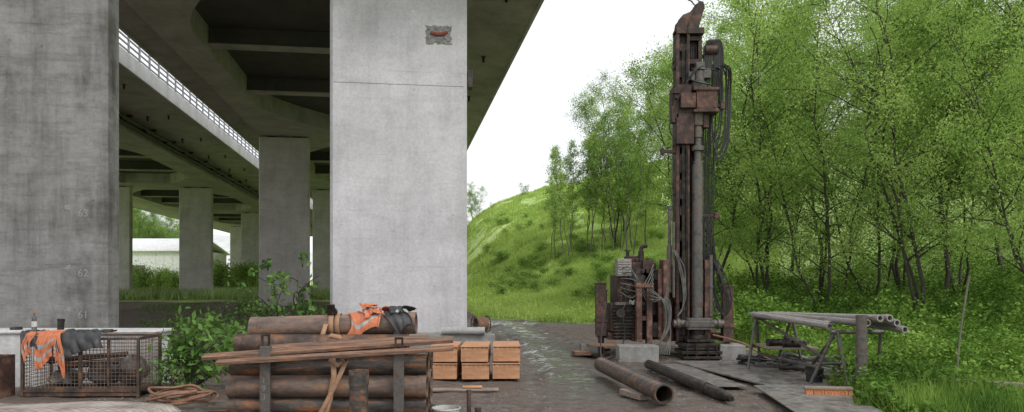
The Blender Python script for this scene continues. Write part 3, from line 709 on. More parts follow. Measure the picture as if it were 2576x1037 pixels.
for (x_,y_,zt,zb) in ((-1.9,.4,1.58,.45),(.78,.1,1.52,.35),(-1.72,1.7,1.4,.3),(.8,1.8,1.4,.3)):
    mb=MB(); mb.box(-.11,.11,-.11,.11,zb,zt); mb.box(-.125,.125,-.125,.125,zt,zt+.03); mb.box(-.13,.13,-.13,.13,zb+.3,zb+.36)
    mb.cyl((0,0,.05),(0,0,zb),.055,n=12); mb.cyl((0,0,.0),(0,0,.06),.2,n=16)
    for q in range(5): mb.cyl((-.02,-.118,zb+.5+q*.12),(-.02,-.108,zb+.5+q*.12),.02,n=8)
    mb.obj('outrigger_leg','red_paint' if x_<0 else 'rust',RG,loc=(x_,y_,0),bevel=.008)
mb=MB(); mb.box(-1.55,-.62,.3,1.5,1.1,1.78); mb.box(-1.4,-.7,.35,1.3,1.78,2.05); mb.box(-1.3,-1.0,.5,1.0,2.05,2.2)
mb.box(-1.0,-.78,.28,.4,1.4,2.1); mb.box(-1.7,-1.4,.3,1.2,.55,1.15); mb.box(-1.38,-1.22,.2,.3,.95,1.6); mb.box(-1.18,-.9,.18,.3,1.2,1.42)
for i in range(5): mb.cyl((-1.32+.12*i,.5,2.05),(-1.32+.12*i,.5,2.14),.045,n=12)
mb.cyl((-1.1,.25,1.6),(-1.1,.12,1.6),.12,n=18); mb.cyl((-.86,.25,1.3),(-.86,.1,1.3),.09,n=16)
mb.box(-.72,-.4,.4,1.4,.9,1.7)
mb.obj('engine','red_paint',RG,bevel=.015)
mb=MB(); mb.box(-1.4,-.5,.28,.32,.9,1.9)
for i in range(4): mb.cyl((-1.0+.1*i,.2,1.85),(-1.0+.1*i,.3,1.85),.04,n=10)
mb.cyl((-1.35,.15,1.45),(-1.35,.28,1.45),.09,n=16); mb.box(-1.3,-.95,.2,.28,1.66,1.76); mb.cyl((-.7,.1,1.75),(-.7,.35,1.75),.1,n=14); mb.box(-.68,-.42,.15,.3,1.15,1.5); mb.box(-1.1,-.9,.15,.28,1.0,1.18)
mb.obj('engine_fittings','greasy',RG,bevel=.008)
mb=MB(); mb.box(-1.57,-1.27,.12,.5,1.75,2.12); 
for i in range(6): mb.box(-1.56,-1.28,.105,.12,1.78+.055*i,1.80+.055*i)
mb.obj('radiator','steel_pale',RG,bevel=.01)
mb=MB(); 
for i in range(10): mb.box(-1.66,-.9,.16+.004*i,.62,.42+.07*i,.45+.07*i)
mb.box(-1.6,-.95,.25,.7,.38,1.14); mb.cyl((-1.5,.1,.95),(-1.5,.3,.95),.1,n=16); mb.cyl((-.75,.05,.6),(-.75,.3,.6),.16,n=18); mb.box(-.95,-.42,.5,1.3,.42,1.1); mb.box(-.3,.5,.6,1.3,.4,1.2)
mb.obj('hydraulic_pump','greasy',RG,bevel=.006)
mb=MB(); mb.tube([(-1.0,.5,2.0),(-1.0,.5,2.2),(-.99,.5,2.36),(-.92,.48,2.42),(-.86,.47,2.40)],.045,10); mb.cyl((-1.0,.5,2.1),(-1.0,.5,2.3),.065,n=14)
mb.obj('exhaust_pipe','greasy',RG)
mb=MB(); mb.cyl((-1.28,.6,2.1),(-1.28,.6,2.3),.04,n=10); mb.cyl((-1.28,.6,2.3),(-1.28,.6,2.33),.07,n=12); mb.obj('air_intake','greasy',RG)
mb=MB(); mb.cyl((-.47,.05,1.4),(-.47,.05,2.4),.055,n=14); mb.cyl((-.47,.05,2.4),(-.47,.05,3.2),.032,n=12); mb.cyl((-.47,.05,3.18),(-.47,.05,3.24),.06,n=12)
mb.cyl((-.40,-.05,1.3),(-.40,-.05,2.9),.03,n=10); mb.obj('lift_cylinder','steel_dk',RG)
mb=MB(); mb.cyl((.4,.0,.9),(.4,.0,2.2),.045,n=14); mb.cyl((.4,.0,1.5),(.4,.0,1.56),.06,n=14); mb.obj('guide_rod','steel_dk',RG)
mb=MB()
for i in range(7): 
    mb.tube([(-1.0+.03*i,.0,1.3),(-.88+U_(-.04,.04),-.2,1.45-.04*i),(-.66+.02*i,-.25,1.2+U_(-.06,.06)),(-.62+.02*i+U_(-.04,.04),-.25,.7),(-.8,-.3,.3),(-1.0-.03*i,-.3,.18),(-1.1,-.35,.05+.05*i)],.012,6)
for i in range(6):
    mb.tube([(-1.5,.15,1.4+.1*i),(-1.2+U_(-.1,.1),-.02,1.3+.12*i),(-.95,-.02,1.7-.1*i),(-.8,.1,2.0-.1*i)],.013,6)
    mb.tube([(-.55,-.12,1.6-.1*i),(-.62+U_(-.05,.05),-.2,1.1),(-.5,-.2,.5),(-.55-.05*i,-.3,.1)],.013,6)
    mb.tube([(-.45+.02*i,-.1,2.3),(-.2+U_(-.05,.05),-.13,1.9-.08*i),(-.22,-.12,1.1),(-.35,-.15,.9)],.012,6)
mb.obj('supply_hoses','hose_grey',RG)
mb=MB()
for i in range(6): mb.cyl((-1.5+.09*i,.12,1.18),(-1.5+.09*i,.06,1.32),.01,n=6); mb.cyl((-1.5+.09*i,.06,1.32),(-1.5+.09*i,.055,1.345),.02,n=8)
mb.box(-1.62,-.95,.1,.2,1.13,1.19); mb.obj('control_levers','steel_dk',RG)
mb=MB(); mb.tube([(-1.35,0,1.2),(-1.5,-.1,1.0),(-1.45,-.12,.5),(-1.62,-.2,.1),(-1.95,-.3,-.02)],.014,6); mb.obj('power_cable','rubber',RG)
mb=MB(); mb.grid(lambda a,c:(-1.32+.16*a,.04+.03*math.sin(a*9)+.02*math.sin(c*8),1.16+.07*c+.02*math.sin(a*12)),8,6); mb.obj('rag','white',RG,solid=.01)

def slab(name,x0,x1,y0,y1,z0,z1,mat,label,cat,group=None,rot=0,bevel=.01):
    cx,cy=(x0+x1)/2,(y0+y1)/2
    mb=MB(); mb.box(x0-cx,x1-cx,y0-cy,y1-cy,0,z1-z0)
    return mb.obj(name,mat,None,(cx,cy,z0),(0,0,rot),bevel,label,cat,group)
CB='concrete blocks supporting the rig'
slab('concrete_block',2.17,2.98,15.1,15.6,-.03,.33,'block','grey concrete block under the rig leg','concrete block',CB,bevel=.02)
slab('concrete_block',1.55,2.05,16.6,17.2,-.03,.22,'block','low concrete block beside the rig','concrete block',CB,bevel=.02)
slab('concrete_block',4.35,4.9,15.6,16.2,-.03,.3,'block','grey concrete block under the rig leg','concrete block',CB,bevel=.02)
slab('timber_plank',1.62,2.3,15.9,16.15,.24,.3,'wood_old','dark timber plank bridging onto the rig','plank',rot=.1)
slab('timber_board',1.35,1.75,16.4,16.7,.0,.1,'wood_old','muddy board beside the rig','board',rot=.2)

# ------------------------------------------------------------------ loose pipes on mud
mb=MB(); mb.pipe((0,0,0),(-.42,3.35,0),.125,.014,28); mb.pipe((.003,-.02,0),(-.012,.12,0),.131,.02,28)
mb.obj('casing_pipe','rust_dark',None,(1.98,9.72,.19),(R(0),0,0),0,'wet rusty casing pipe lying open ended on mud','pipe')
mb=MB(); mb.cyl((0,0,0),(-.33,3.6,0),.085,n=20); mb.cyl((0,0,0),(.03,-.3,0),.085,.05,20); mb.cyl((.03,-.3,0),(.038,-.38,0),.035,n=12); mb.cyl((-.05,.5,0),(-.062,.62,0),.092,n=20)
mb.obj('core_barrel','greasy',None,(2.86,10.2,.11),(0,0,0),0,'dark steel core barrel lying on muddy ground','core barrel')
mb=MB(); mb.box(-.06,.06,-.3,.3,0,.08); mb.obj('timber_offcut','wood_grey',None,(1.72,10.6,.01),(0,0,.35),.006,'pale timber offcut under the pipe','timber')
mb=MB(); mb.tube([(1.52,12.9,.25),(1.5,13.0,.2),(1.6,13.2,.32),(1.6,13.4,.3),(1.62,13.6,.5),(1.75,14.3,.9),(1.95,15.3,1.2)],.014,6)
mb.obj('tether_rope','rubber',None,label='thin dark rope tied from pipe to rig',cat='rope')

def plate_poly(pts,z,th,mat,name,label):
    cx=sum(p[0] for p in pts)/len(pts); cy=sum(p[1] for p in pts)/len(pts)
    mb=MB(); mb.prism([(x-cx,y-cy) for x,y in pts],0,th); return mb.obj(name,mat,None,(cx,cy,z),(0,0,0),.006,label,'steel plate','flat steel plates on the ground')
plate_poly([(3.95,11.0),(5.05,11.0),(4.9,14.6),(3.15,14.7)],.05,.03,'plate','steel_plate','large muddy steel plate laid flat on mud')
plate_poly([(3.3,8.1),(4.35,8.1),(4.72,11.2),(3.6,11.1)],.09,.02,'plate','steel_plate','scratched steel plate overlapping another plate')
plate_poly([(2.75,11.4),(3.6,11.4),(3.3,14.3),(2.75,14.3)],.035,.02,'plate','steel_plate','narrow steel plate sunk in the mud')
e=thing('broom','broom head with orange bristles lying on a plate','broom',(4.35,10.25,.1),-.1)
mb=MB(); mb.box(-.32,.32,-.05,.05,.07,.11); mb.obj('broom_head','wood_grey',e,bevel=.008)
mb=MB()
for i in range(30):
    for j in range(3):
        x_=-.3+i*.0207; mb.cyl((x_,-.035+j*.035,.07),(x_+rr.uniform(-.01,.01),-.06+j*.04,.0),.008,.012,5)
mb.obj('bristles','bristle',e)

# ------------------------------------------------------------------ rod rack
e=thing('pipe_rack','improvised tubular steel rack holding drill rods','rack',(5.1,12.3,0))
mb=MB()
mb.cyl((-.75,1.1,.98),(.0,1.2,.98),.03,n=10); mb.cyl((-.35,-1.2,.90),(.45,-1.15,.90),.03,n=10)
for a,b_ in (((-.72,1.1,.98),(-.9,1.0,.0)),((-.7,1.1,.98),(-.5,1.5,0)),((-.02,1.2,.98),(.15,1.1,0)),((-.04,1.2,.98),(-.2,1.6,0)),
            ((-.3,-1.2,.9),(-.62,-1.0,0)),((-.25,-1.2,.9),(-.2,-1.5,0)),((-.6,1.1,.95),(.15,-1.35,.12)),((-.66,1.1,.35),(-.45,-1.05,.35)),((-.8,1.1,.5),(.1,1.2,.5)),((-.45,-1.1,.42),(.45,-1.1,.42)),((-.3,-1.2,.85),(.1,.6,.2)),((.42,-1.15,.88),(.48,-.9,0))):
    mb.cyl(a,b_,.026,n=10)
mb.obj('frame','steel_dk',e)
mb=MB(); mb.box(-.75,.1,.3,1.15,.5,.53); mb.obj('shelf','wood_grey',e)
e=thing('support_post','thick rusty pipe post standing on a round foot','post',(4.95,10.55,0))
mb=MB(); mb.pipe((0,0,0),(0,0,1.18),.078,.012,22); mb.cyl((0,0,.62),(0,0,.66),.085,n=22); mb.obj('post','steel_dk',e)
mb=MB(); mb.cyl((0,0,0),(0,0,.14),.17,.16,22); mb.obj('foot','greasy',e,bevel=.01)
def rodmesh(L):
    ROD=MB(); ROD.pipe((0,0,0),(0,-L,0),.044,.01,16); ROD.pipe((0,-L,0),(0,-L-.14,0),.052,.018,16); ROD.cyl((0,.0,0),(0,.12,0),.03,.025,14); ROD.cyl((0,-.15,0),(0,-.02,0),.049,n=16)
    return ROD
long_=None; short_=None
for i in range(7):
    if i<2:
        o=rodmesh(2.15).obj('drill_rod','steel_pale') if short_ is None else short_.copy()
        if short_ is None: short_=o
        else: COL.objects.link(o)
    else:
        o=rodmesh(3.0).obj('drill_rod','steel_pale') if long_ is None else long_.copy()
        if long_ is None: long_=o
        else: COL.objects.link(o)
    o.location=(4.36+.105*i,13.5+.05*(i%3),1.05); o.rotation_euler=(R(1.9),i*.9,R(11.0-.55*i))
    tag(o,'grey threaded drill rod resting on the rack' if i>1 else 'shorter grey drill rod resting on the rack','drill rod','drill rods on the rack')
for x_,y_,w in ((4.6,12.9,.3),(4.95,13.1,.22),(4.75,12.6,.25)):
    mb=MB(); mb.cyl((-w/2,0,.06),(w/2,.05,.06),.06,n=14); mb.cyl((w/2,.05,.06),(w/2+.1,.06,.06),.035,n=12); mb.cyl((-w/2-.04,0,.06),(-w/2,0,.06),.07,n=14)
    mb.obj('drill_tool','greasy',None,(x_,y_,.53),(0,0,rr.uniform(-.5,.5)),.004,'greasy steel drilling tool on the rack shelf','drilling tool','greasy tools on the rack shelf')
for x_,y_,w,a_ in ((5.0,13.3,.5,.4),(5.4,12.6,.6,-.6),(5.1,12.2,.45,.2),(4.7,13.6,.5,-.3),(5.5,13.4,.4,.9)):
    mb=MB(); mb.cyl((-w/2,0,.07),(w/2,0,.07),.06,n=14); mb.cyl((-w*.1,0,.07),(w*.15,0,.07),.085,n=14); mb.cyl((w/2,0,.07),(w/2+.12,0,.07),.035,n=12)
    mb.obj('drill_tool','greasy' if a_>0 else 'steel_dk',None,(x_,y_,.03),(0,0,a_),.004,'old steel coupling lying under the rack','drilling tool','old couplings under the rack')
def coil(name,loc,r,turns,th,mat,label,cat='hose',flat=.04,sd=1):
    q=random.Random(sd); pts=[]
    for i in range(turns*8):
        a=i/8*6.283; k=r*(1+q.uniform(-.2,.2)); pts.append((math.cos(a)*k,math.sin(a)*k*.8,th+flat*q.random()*2+ i*.003))
    mb=MB(); mb.tube(pts,th,8); return mb.obj(name,mat,None,loc,(0,0,0),0,label,cat)
coil('hose_coil',(4.75,14.1,.03),.42,5,.022,'rubber','tangled black hose coil beneath the rack',sd=2)
coil('hose_coil',(5.3,13.2,.05),.45,4,.028,'hose_grey','loose grey hose coil beneath the rack',sd=4,flat=.12)
coil('hose_coil',(-4.35,9.9,.02),.4,5,.018,'hose_or','coiled orange-brown hose on the ground',sd=5,flat=.05)
mb=MB(); mb.tube([(4.1,15.2,.55),(4.6,14.7,.4),(4.9,14.0,.15),(5.2,12.4,.08),(5.1,11.4,.06),(5.35,10.6,.08),(5.6,9.8,.1),(6.1,9.2,.1),(6.3,8.7,.1)],.02,8)
mb.obj('water_hose','hose_or',None,label='long tan hose running over the ground',cat='hose')
def bucket(name,loc,r,h,mat,label,wall=.008):
    e=thing(name,label,'bucket',loc)
    mb=MB(); n=28; vs=[]
    for rr_,z in ((r*.82,0),(r,h),(r-wall,h),(r*.82-wall,.01)):
        for i in range(n): a=6.2832*i/n; vs.append((rr_*math.cos(a),rr_*math.sin(a),z))
    fs=[(k*n+i,k*n+(i+1)%n,(k+1)*n+(i+1)%n,(k+1)*n+i) for k in range(3) for i in range(n)]+[tuple(reversed(range(n))),tuple(range(3*n,4*n))]
    mb.add(vs,fs); mb.obj('body',mat,e)
    mb=MB(); mb.tube([(r*math.cos(a),r*math.sin(a),h-.01) for a in np.linspace(0,6.283,25)],.008,6,False); mb.obj('rim',mat,e)
    mb=MB(); mb.tube([(r,0,h-.03),(r*.8,-r*.5,h-.08),(0,-r*1.05,h-.12),(-r*.8,-r*.5,h-.08),(-r,0,h-.03)],.004,5); mb.obj('handle','steel_dk',e)
bucket('bucket',(4.75,11.7,.0),.14,.3,'rubber','black bucket standing beneath the rack')
bucket('bucket',(-.72,8.15,-.02),.155,.31,'white','white plastic bucket beside the pipe stack')
mb=MB(); mb.cyl((0,0,0),(0,0,.16),.09,.085,20); mb.cyl((0,0,.16),(0,0,.2),.085,.04,20); mb.cyl((0,0,.2),(0,0,.24),.035,n=14); mb.obj('plastic_canister','white',None,(5.0,11.05,.03),(0,.2,0),.006,'small white plastic canister near the post','canister')
mb=MB(); mb.tube([(0,0,0),(.08,.02,.9),(.2,.0,1.75)],.012,6); mb.obj('rebar_stake','bark_lt',None,(6.25,10.5,.0),(0,0,0),0,'thin grey rod stuck upright in the weeds','rod')
mb=MB(); mb.beam((0,0,0),(1.35,-.75,0),.14,.05); mb.obj('timber_plank','wood_grey',None,(5.75,10.3,.3),(0,0,0),.006,'weathered plank lying in weeds','plank')
for x_,y_,s in ((6.25,11.9,.07),(6.15,11.6,.06),(6.6,12.6,.06)):
    mb=MB()
    mb.grid(lambda a,c:(s*math.sin(math.pi*c)*math.cos(6.283*a)*(1+.25*math.sin(7*a*6.28+c*9)),s*math.sin(math.pi*c)*math.sin(6.283*a),s*(.75-.75*math.cos(math.pi*c)+.1*math.sin(a*30))),20,12)
    mb.obj('plastic_bag','silver',None,(x_,y_,.2),(0,0,0),0,'crumpled pale plastic bag in the weeds','bag','crumpled bags in the weeds')
# ------------------------------------------------------------------ pipe stack
GP='casing pipes in the stack'
def cpipe(x0,x1,y,z,r,mat,label,tilt=0):
    cx=(x0+x1)/2; Lh=(x1-x0)/2
    mb=MB(); mb.pipe((-Lh,0,0),(Lh,0,0),r,.013,30); mb.pipe((-Lh-.001,0,0),(-Lh+.09,0,0),r+.004,.02,30); mb.pipe((Lh-.09,0,0),(Lh+.001,0,0),r+.004,.02,30)
    return mb.obj('casing_pipe',mat,None,(cx,y,z),(random.uniform(0,6),tilt,random.uniform(-.012,.012)),0,label,'pipe',GP)
rows=((.13,0),(.345,.06),(.56,0),(.775,.06))
mats=['rust_dark','rust_lt','rust']
for j,(z,dy) in enumerate(rows):
    for i in range(4):
        mt=mats[(i+j)%3] if i else ['rust','rust_dark','rust_lt','rust_dark'][j]
        cpipe(-2.98+random.uniform(-.06,.05)+(.18 if j==0 else 0),-.93+random.uniform(-.03,.04),7.88+dy+i*.245,z,.116,mt,'rusty steel casing pipe stacked in a rack')
cpipe(-2.98,-1.12,8.06,.99,.105,'rust','rusty steel casing pipe below the top pipe')
cpipe(-2.9,-1.2,8.4,.985,.105,'rust_lt','rusty steel casing pipe below the top pipe')
TP=cpipe(-2.88,-1.06,8.25,1.18,.118,'rust_lt','brown casing pipe lying on top of the stack',-.03)
ss=[]
for x_,zt in ((-2.55,1.1),(-1.17,1.07)):
    e=thing('rack_stake','flat grey steel stake holding the pipe stack','steel stake',(x_,7.68,0),0,'steel stakes holding the pipe stack'); ss.append(e)
    mb=MB(); mb.box(-.052,.052,0,.012,0,zt-.14); mb.box(-.052,-.04,.012,.05,0,zt-.14); mb.box(.04,.052,.012,.05,0,zt-.14)
    mb.prism([(-.052,.0),(.052,.0),(.052,.07),(-.052,.07)],zt-.14,zt-.10); mb.obj('upright','steel_dk',e,bevel=.003)
    mb=MB(); mb.box(-.045,-.025,.02,.04,zt-.1,zt); mb.box(.025,.045,.02,.04,zt-.1,zt); mb.box(-.045,.045,.02,.04,zt,zt+.02); mb.obj('lug','greasy',e)
    mb=MB(); mb.box(-.05,.05,.05,1.1,-.0,.02); mb.obj('foot_bar','steel_dk',e)
for s_,z in (('1',.64),('9',.56),('3',.47)): text(s_,.085,'steel_pale',ss[0],(-.03,-.002,z-.02),(R(90),0,0),'painted_digit')
for i,(a,b_,w) in enumerate((((-3.2,7.72,.885),(-.62,7.86,1.055),.12),((-3.02,7.62,.84),(-.6,7.66,.985),.09),((-2.6,7.9,.96),(-.9,7.98,1.07),.11))):
    a=Vector(a);b_=Vector(b_); mb=MB(); mb.beam((0,0,0),b_-a,w,.038,.25)
    mb.obj('timber_plank','wood_old',None,a,(0,0,0),.005,'weathered orange-brown plank lying across the pipe stack','plank','planks lying across the pipe stack')
mb=MB()
def ringstrap(cx,cy,cz,r,w,a0=0,a1=6.283,n=30):
    mb.grid(lambda s,t:(cx-w/2+w*t+.02*math.sin(s*3),cy+r*math.cos(a0+(a1-a0)*s),cz+r*math.sin(a0+(a1-a0)*s)),n,2)
ringstrap(-2.0,8.25,1.185,.128,.055); ringstrap(-1.93,8.25,1.185,.131,.05)
def ribbon(pts,w,ax=(1,0,0)):
    P=[Vector(p) for p in pts]; A=Vector(ax)*w/2; n=len(P)
    mb.add([p+s*A for p in P for s in (-1,1)],[(2*i,2*i+1,2*i+3,2*i+2) for i in range(n-1)])
ribbon([(-2.03,8.12,1.2),(-2.05,8.08,1.1),(-2.07,8.02,.98),(-2.06,7.9,.95)],.05)
ribbon([(-2.03,8.05,1.02),(-1.94,7.98,1.09),(-1.84,7.98,1.07),(-1.80,8.0,.99),(-1.9,7.96,.97),(-2.0,7.95,1.0)],.045,(.2,.3,.9))
mb.obj('ratchet_strap','strap',None,solid=.004,label='orange ratchet strap looped over the top pipe',cat='strap')
mb=MB()
ribbon([(-1.86,7.74,.87),(-1.84,7.70,.7),(-1.88,7.69,.45),(-1.95,7.68,.2),(-1.98,7.68,.02)],.055)
ribbon([(-1.78,7.72,.89),(-1.72,7.72,.84),(-1.82,7.685,.6),(-1.98,7.67,.3),(-2.03,7.67,.02)],.05)
ribbon([(-1.9,7.73,.86),(-1.8,7.7,.80),(-1.7,7.7,.86),(-1.76,7.7,.9)],.05,(.2,.2,.9))
mb.obj('ratchet_strap','strap',None,solid=.004,label='orange strap hanging twisted down the pipe stack',cat='strap')
mb=MB(); mb.box(-.05,.05,-.02,.02,0,.07); mb.cyl((-.06,0,.035),(.06,0,.035),.02,n=10); mb.box(-.045,.045,-.035,-.02,.02,.13); mb.obj('strap_ratchet','greasy',None,(-1.98,8.2,1.30),(.3,0,0),.004,'dark steel strap ratchet on top pipe','ratchet')
mb=MB(); mb.pipe((0,0,0),(0,0,.83),.088,.014,26); mb.pipe((0,0,.70),(0,0,.835),.095,.02,26); mb.cyl((0,0,0),(0,0,.02),.1,n=26)
mb.obj('pipe_stub','rust_dark',None,(-1.44,7.0,0),(0,.0,0),0,'short rusty pipe standing upright before the stack','pipe')
for x_,y_,h_,r_,l_ in ((-.46,8.0,.5,.024,'short rusty steel bar standing upright'),(-.37,7.9,.33,.03,'short rusty steel bar standing upright'),(-7.25,11.9,1.05,.05,'dark pipe end standing beside the pillar'),(-7.9,11.9,.92,.08,'dark pipe end standing beside the pillar')):
    mb=MB(); mb.cyl((0,0,0),(0,0,h_),r_,n=14); mb.cyl((0,0,h_-.04),(0,0,h_+.004),r_*1.12,n=14); mb.cyl((0,0,0),(0,0,.03),r_*1.8,n=14); mb.obj('steel_bar','rust' if x_>-1 else 'greasy',None,(x_,y_,0),(0,random.uniform(-.05,.05),0),0,l_,'steel bar')
# cloth pieces
def jacket(name,parts,mat,label,loc,cat='jacket'):
    mb=MB()
    for (fn,nu,nv,bands) in parts:
        st=len(mb.f); mb.grid(fn,nu,nv)
        for j in range(nv):
            for i in range(nu):
                if j in bands: mb.m[st+j*nu+i]=1
    return mb.obj(name,[mat,'silver'],None,loc,(0,0,0),0,label,cat,solid=.005,sub=1)
def fold(a,c,am,ph=0):
    v=math.sin(a*13+2.2*math.sin(c*3+ph)+ph)+.5*math.sin(a*27+c*4+ph*2)
    return am*.018*(abs(v)**1.0)
def drape_pipe(x0,w,f0,f1,r,skew=0,am=1,ph=0,zig=.04):
    def fn(a,c):
        s=-f0*(1+.25*math.sin(a*5+ph))+(f0+f1)*c; x=x0+w*a+skew*(c-.5)+zig*math.sin(c*6+ph)+.015*math.sin(a*9+c*7)
        rr_=r+.012+fold(a,c,am,ph)
        ang=s/r
        if ang<-1.5: y=-rr_; z=-(abs(s)-1.5*r) 
        elif ang>1.5: y=rr_; z=-(s-1.5*r)
        else: y=rr_*math.sin(ang); z=rr_*math.cos(ang)
        return (x,y,z)
    return fn
jacket('safety_vest',[(drape_pipe(-.16,.34,.26,.2,.125,.06,1.0,.3),26,26,(6,7)),(drape_pipe(.02,.22,.15,.1,.165,.1,1.6,1.7),18,20,(5,6)),(drape_pipe(-.05,.16,.12,.1,.2,-.1,1.8,3.1),14,14,())],'orange','crumpled orange safety vest on the top pipe',(-1.62,8.25,1.18),'vest')
jacket('work_jacket',[(drape_pipe(0,.22,.24,.15,.125,-.08,1.2,.9),18,20,()),(drape_pipe(.05,.16,.12,.1,.175,.1,1.6,2.1),14,14,())],'black_cloth','black work jacket bundled on the top pipe',(-1.36,8.25,1.18),'jacket')
# ------------------------------------------------------------------ core boxes
GB='wooden core boxes stacked in two tiers'
def corebox(x,y,z,lab):
    e=thing('core_box',lab,'wooden box',(x,y,z),random.uniform(-.03,.03),GB)
    w,d,h=.225,.5,.235
    mb=MB()
    mb.box(-w,w,-d,-d+.022,0,h); mb.box(-w,w,d-.022,d,0,h); mb.box(-w,-w+.02,-d+.022,d-.022,0,h); mb.box(w-.02,w,-d+.022,d-.022,0,h); mb.box(-w+.02,w-.02,-d+.022,d-.022,0,.02)
    mb.obj('box','wood',e,bevel=.003)
    mb=MB(); mb.box(-w-.005,w+.005,-d-.01,d+.01,h+.006,h+.024)
    mb.obj('lid','wood',e,bevel=.004)
    mb=MB(); 
    for i in range(6): mb.box(-w+.03+i*.08,-w+.042+i*.08,-d-.003,-d+.002,h-.018,h-.004)
    mb.box(-w+.001,w-.001,-d-.002,-d+.002,h-.003,h+.005)
    mb.obj('nailed_seam','greasy',e)
for i in range(3):
    for j in range(2):
        corebox(-1.13+i*.515,12.85+(.05 if i==2 else 0)+random.uniform(-.03,.03),.03+j*.285,'orange-brown wooden core box with a plank lid')
slab('timber_plank',-1.4,-.2,11.1,11.25,.01,.05,'wood_grey','pale plank lying on the dirt','plank','pale planks on the dirt',.03)
slab('timber_plank',-.75,-.45,11.15,11.3,.055,.08,'wood','short pale plank lying on another plank','plank','pale planks on the dirt',.1)
mb=MB(); mb.cyl((-.48,0,.09),(.48,0,.09),.085,n=22); mb.cyl((-.5,0,.09),(-.44,0,.09),.09,n=22); mb.cyl((.3,0,.09),(.34,0,.09),.09,n=22)
mb.obj('fabric_roll','silver',None,(-1.1,16.95,.42),(0,0,.05),0,'grey rolled mat lying on the pillar footing','roll')
e=thing('hose_reel','orange hose reel standing by the pale pillar','hose reel',(-.72,17.2,.42),.5)
mb=MB(); 
for i in range(7): mb.tube([(-.12+.04*i,.15*math.cos(a),.22+.15*math.sin(a)) for a in np.linspace(0,6.283,21)],.02,6,False)
mb.obj('hose','hose_or',e)
for x_ in (-.16,.16):
    mb=MB(); mb.tube([(x_,.19*math.cos(a),.22+.19*math.sin(a)) for a in np.linspace(0,6.283,21)],.012,6,False); mb.box(x_-.008,x_+.008,-.19,.19,.21,.23); mb.box(x_-.008,x_+.008,-.01,.01,.03,.41); mb.obj('flange','greasy',e)
# ------------------------------------------------------------------ low wall, cage, bench
mb=MB(); mb.box(-2.2,1.62,-.3,.3,-.1,.83); mb.box(-2.25,1.66,-.34,.34,.83,.88); mb.obj('low_wall','white_conc',None,(-7.25,12.0,0),(0,0,0),.015,'low whitewashed concrete wall before the stained pillar','wall')
def cage(loc,w,d,h,lab):
    e=thing('mesh_pallet_cage',lab,'mesh cage',loc,.03)
    mb=MB()
    for x_ in (-w/2,w/2):
        for y_ in (-d/2,d/2): mb.box(x_-.02,x_+.02,y_-.02,y_+.02,0,h)
    for z_ in (.1,h-.02):
        for y_ in (-d/2,d/2): mb.box(-w/2+.02,w/2-.02,y_-.018,y_+.018,z_-.018,z_+.018)
        for x_ in (-w/2,w/2): mb.box(x_-.018,x_+.018,-d/2+.02,d/2-.02,z_-.018,z_+.018)
    mb.box(-w/2,w/2,-d/2-.001,-d/2+.02,.02,.16); mb.box(-.02,.02,-d/2-.022,-d/2+.018,.16,h-.04); mb.box(.38,.41,-d/2-.022,-d/2+.018,.16,h-.04)
    mb.obj('frame','rust',e,bevel=.003)
    mb=MB(); s=.052
    for y_ in (-d/2,d/2):
        for i in range(int(w/s)): mb.cyl((-w/2+i*s,y_,.1),(-w/2+i*s,y_,h-.02),.0038,n=4)
        for i in range(int(h/s)): mb.cyl((-w/2,y_,.1+i*s),(w/2,y_,.1+i*s),.0038,n=4)
    for x_ in (-w/2,w/2):
        for i in range(int(d/s)): mb.cyl((x_,-d/2+i*s,.1),(x_,-d/2+i*s,h-.02),.0038,n=4)
        for i in range(int(h/s)): mb.cyl((x_,-d/2,.1+i*s),(x_,d/2,.1+i*s),.0038,n=4)
    mb.obj('wire_mesh','rust_lt',e)
    mb=MB(); mb.box(-w/2+.02,w/2-.02,-d/2+.02,d/2-.02,.1,.12); mb.obj('floor','rust',e)
    return e
cage((-6.15,10.95,0),1.62,.7,.86,'rusty steel mesh pallet cage full of site scrap')
def blob(name,loc,sx,sy,sz,mat,label,cat,sd):
    q=random.Random(sd); ph=[q.uniform(0,6) for _ in range(4)]
    def fn(a,c):
        th=6.2832*a; f=math.pi*c; k_=1+.14*math.sin(3*th+ph[0]+2*f)+.1*math.sin(7*th+ph[1])*math.sin(f)+.08*math.sin(5*f+ph[2]+th)
        return (sx*k_*math.sin(f)*math.cos(th),sy*k_*math.sin(f)*math.sin(th),sz*(1-math.cos(f)*1)*(1+.06*math.sin(9*th)))
    mb=MB(); mb.grid(fn,28,16); return mb.obj(name,mat,None,loc,(0,0,q.uniform(0,3)),0,label,cat)
blob('sack',(-6.55,10.95,.12),.28,.2,.12,'hose_grey','dirty grey sack inside the mesh cage','sack',1)
blob('sack',(-6.0,10.95,.12),.24,.2,.18,'black_cloth','black rubbish sack inside the mesh cage','sack',2)
blob('sack',(-5.6,11.0,.12),.17,.2,.22,'steel_dk','grey sack inside the mesh cage','sack',3)
for x0_,x1_,z_,r_ in ((-6.8,-5.7,.5,.04),(-6.6,-5.5,.42,.05)):
    mb=MB(); mb.pipe((0,0,0),(x1_-x0_,.2,.08),r_,.008,14); mb.cyl((.05,.01,0),(.12,.02,.006),r_*1.2,n=14); mb.obj('scrap_pipe','rust',None,(x0_,10.85,z_),(0,0,0),0,'rusty scrap pipe lying inside the mesh cage','pipe')
def edge_drape(x0,w,back,down,skew=0,narrow=0,am=1,ph=0,hem=.07):
    def fn(a,c):
        L_=back+down*(1+.25*math.sin(a*4+ph)); s=c*L_; x=x0+w*(a-.5)*(1-narrow*c)+skew*c+.03*math.sin(c*5+ph)
        f_=fold(a,c,am*1.2,ph)
        if s<back: y=back-s; z=.02+f_
        else: y=-f_*min(1,(s-back)*8); z=-(s-back)+.02
        return (x,y-.02,z)
    return fn
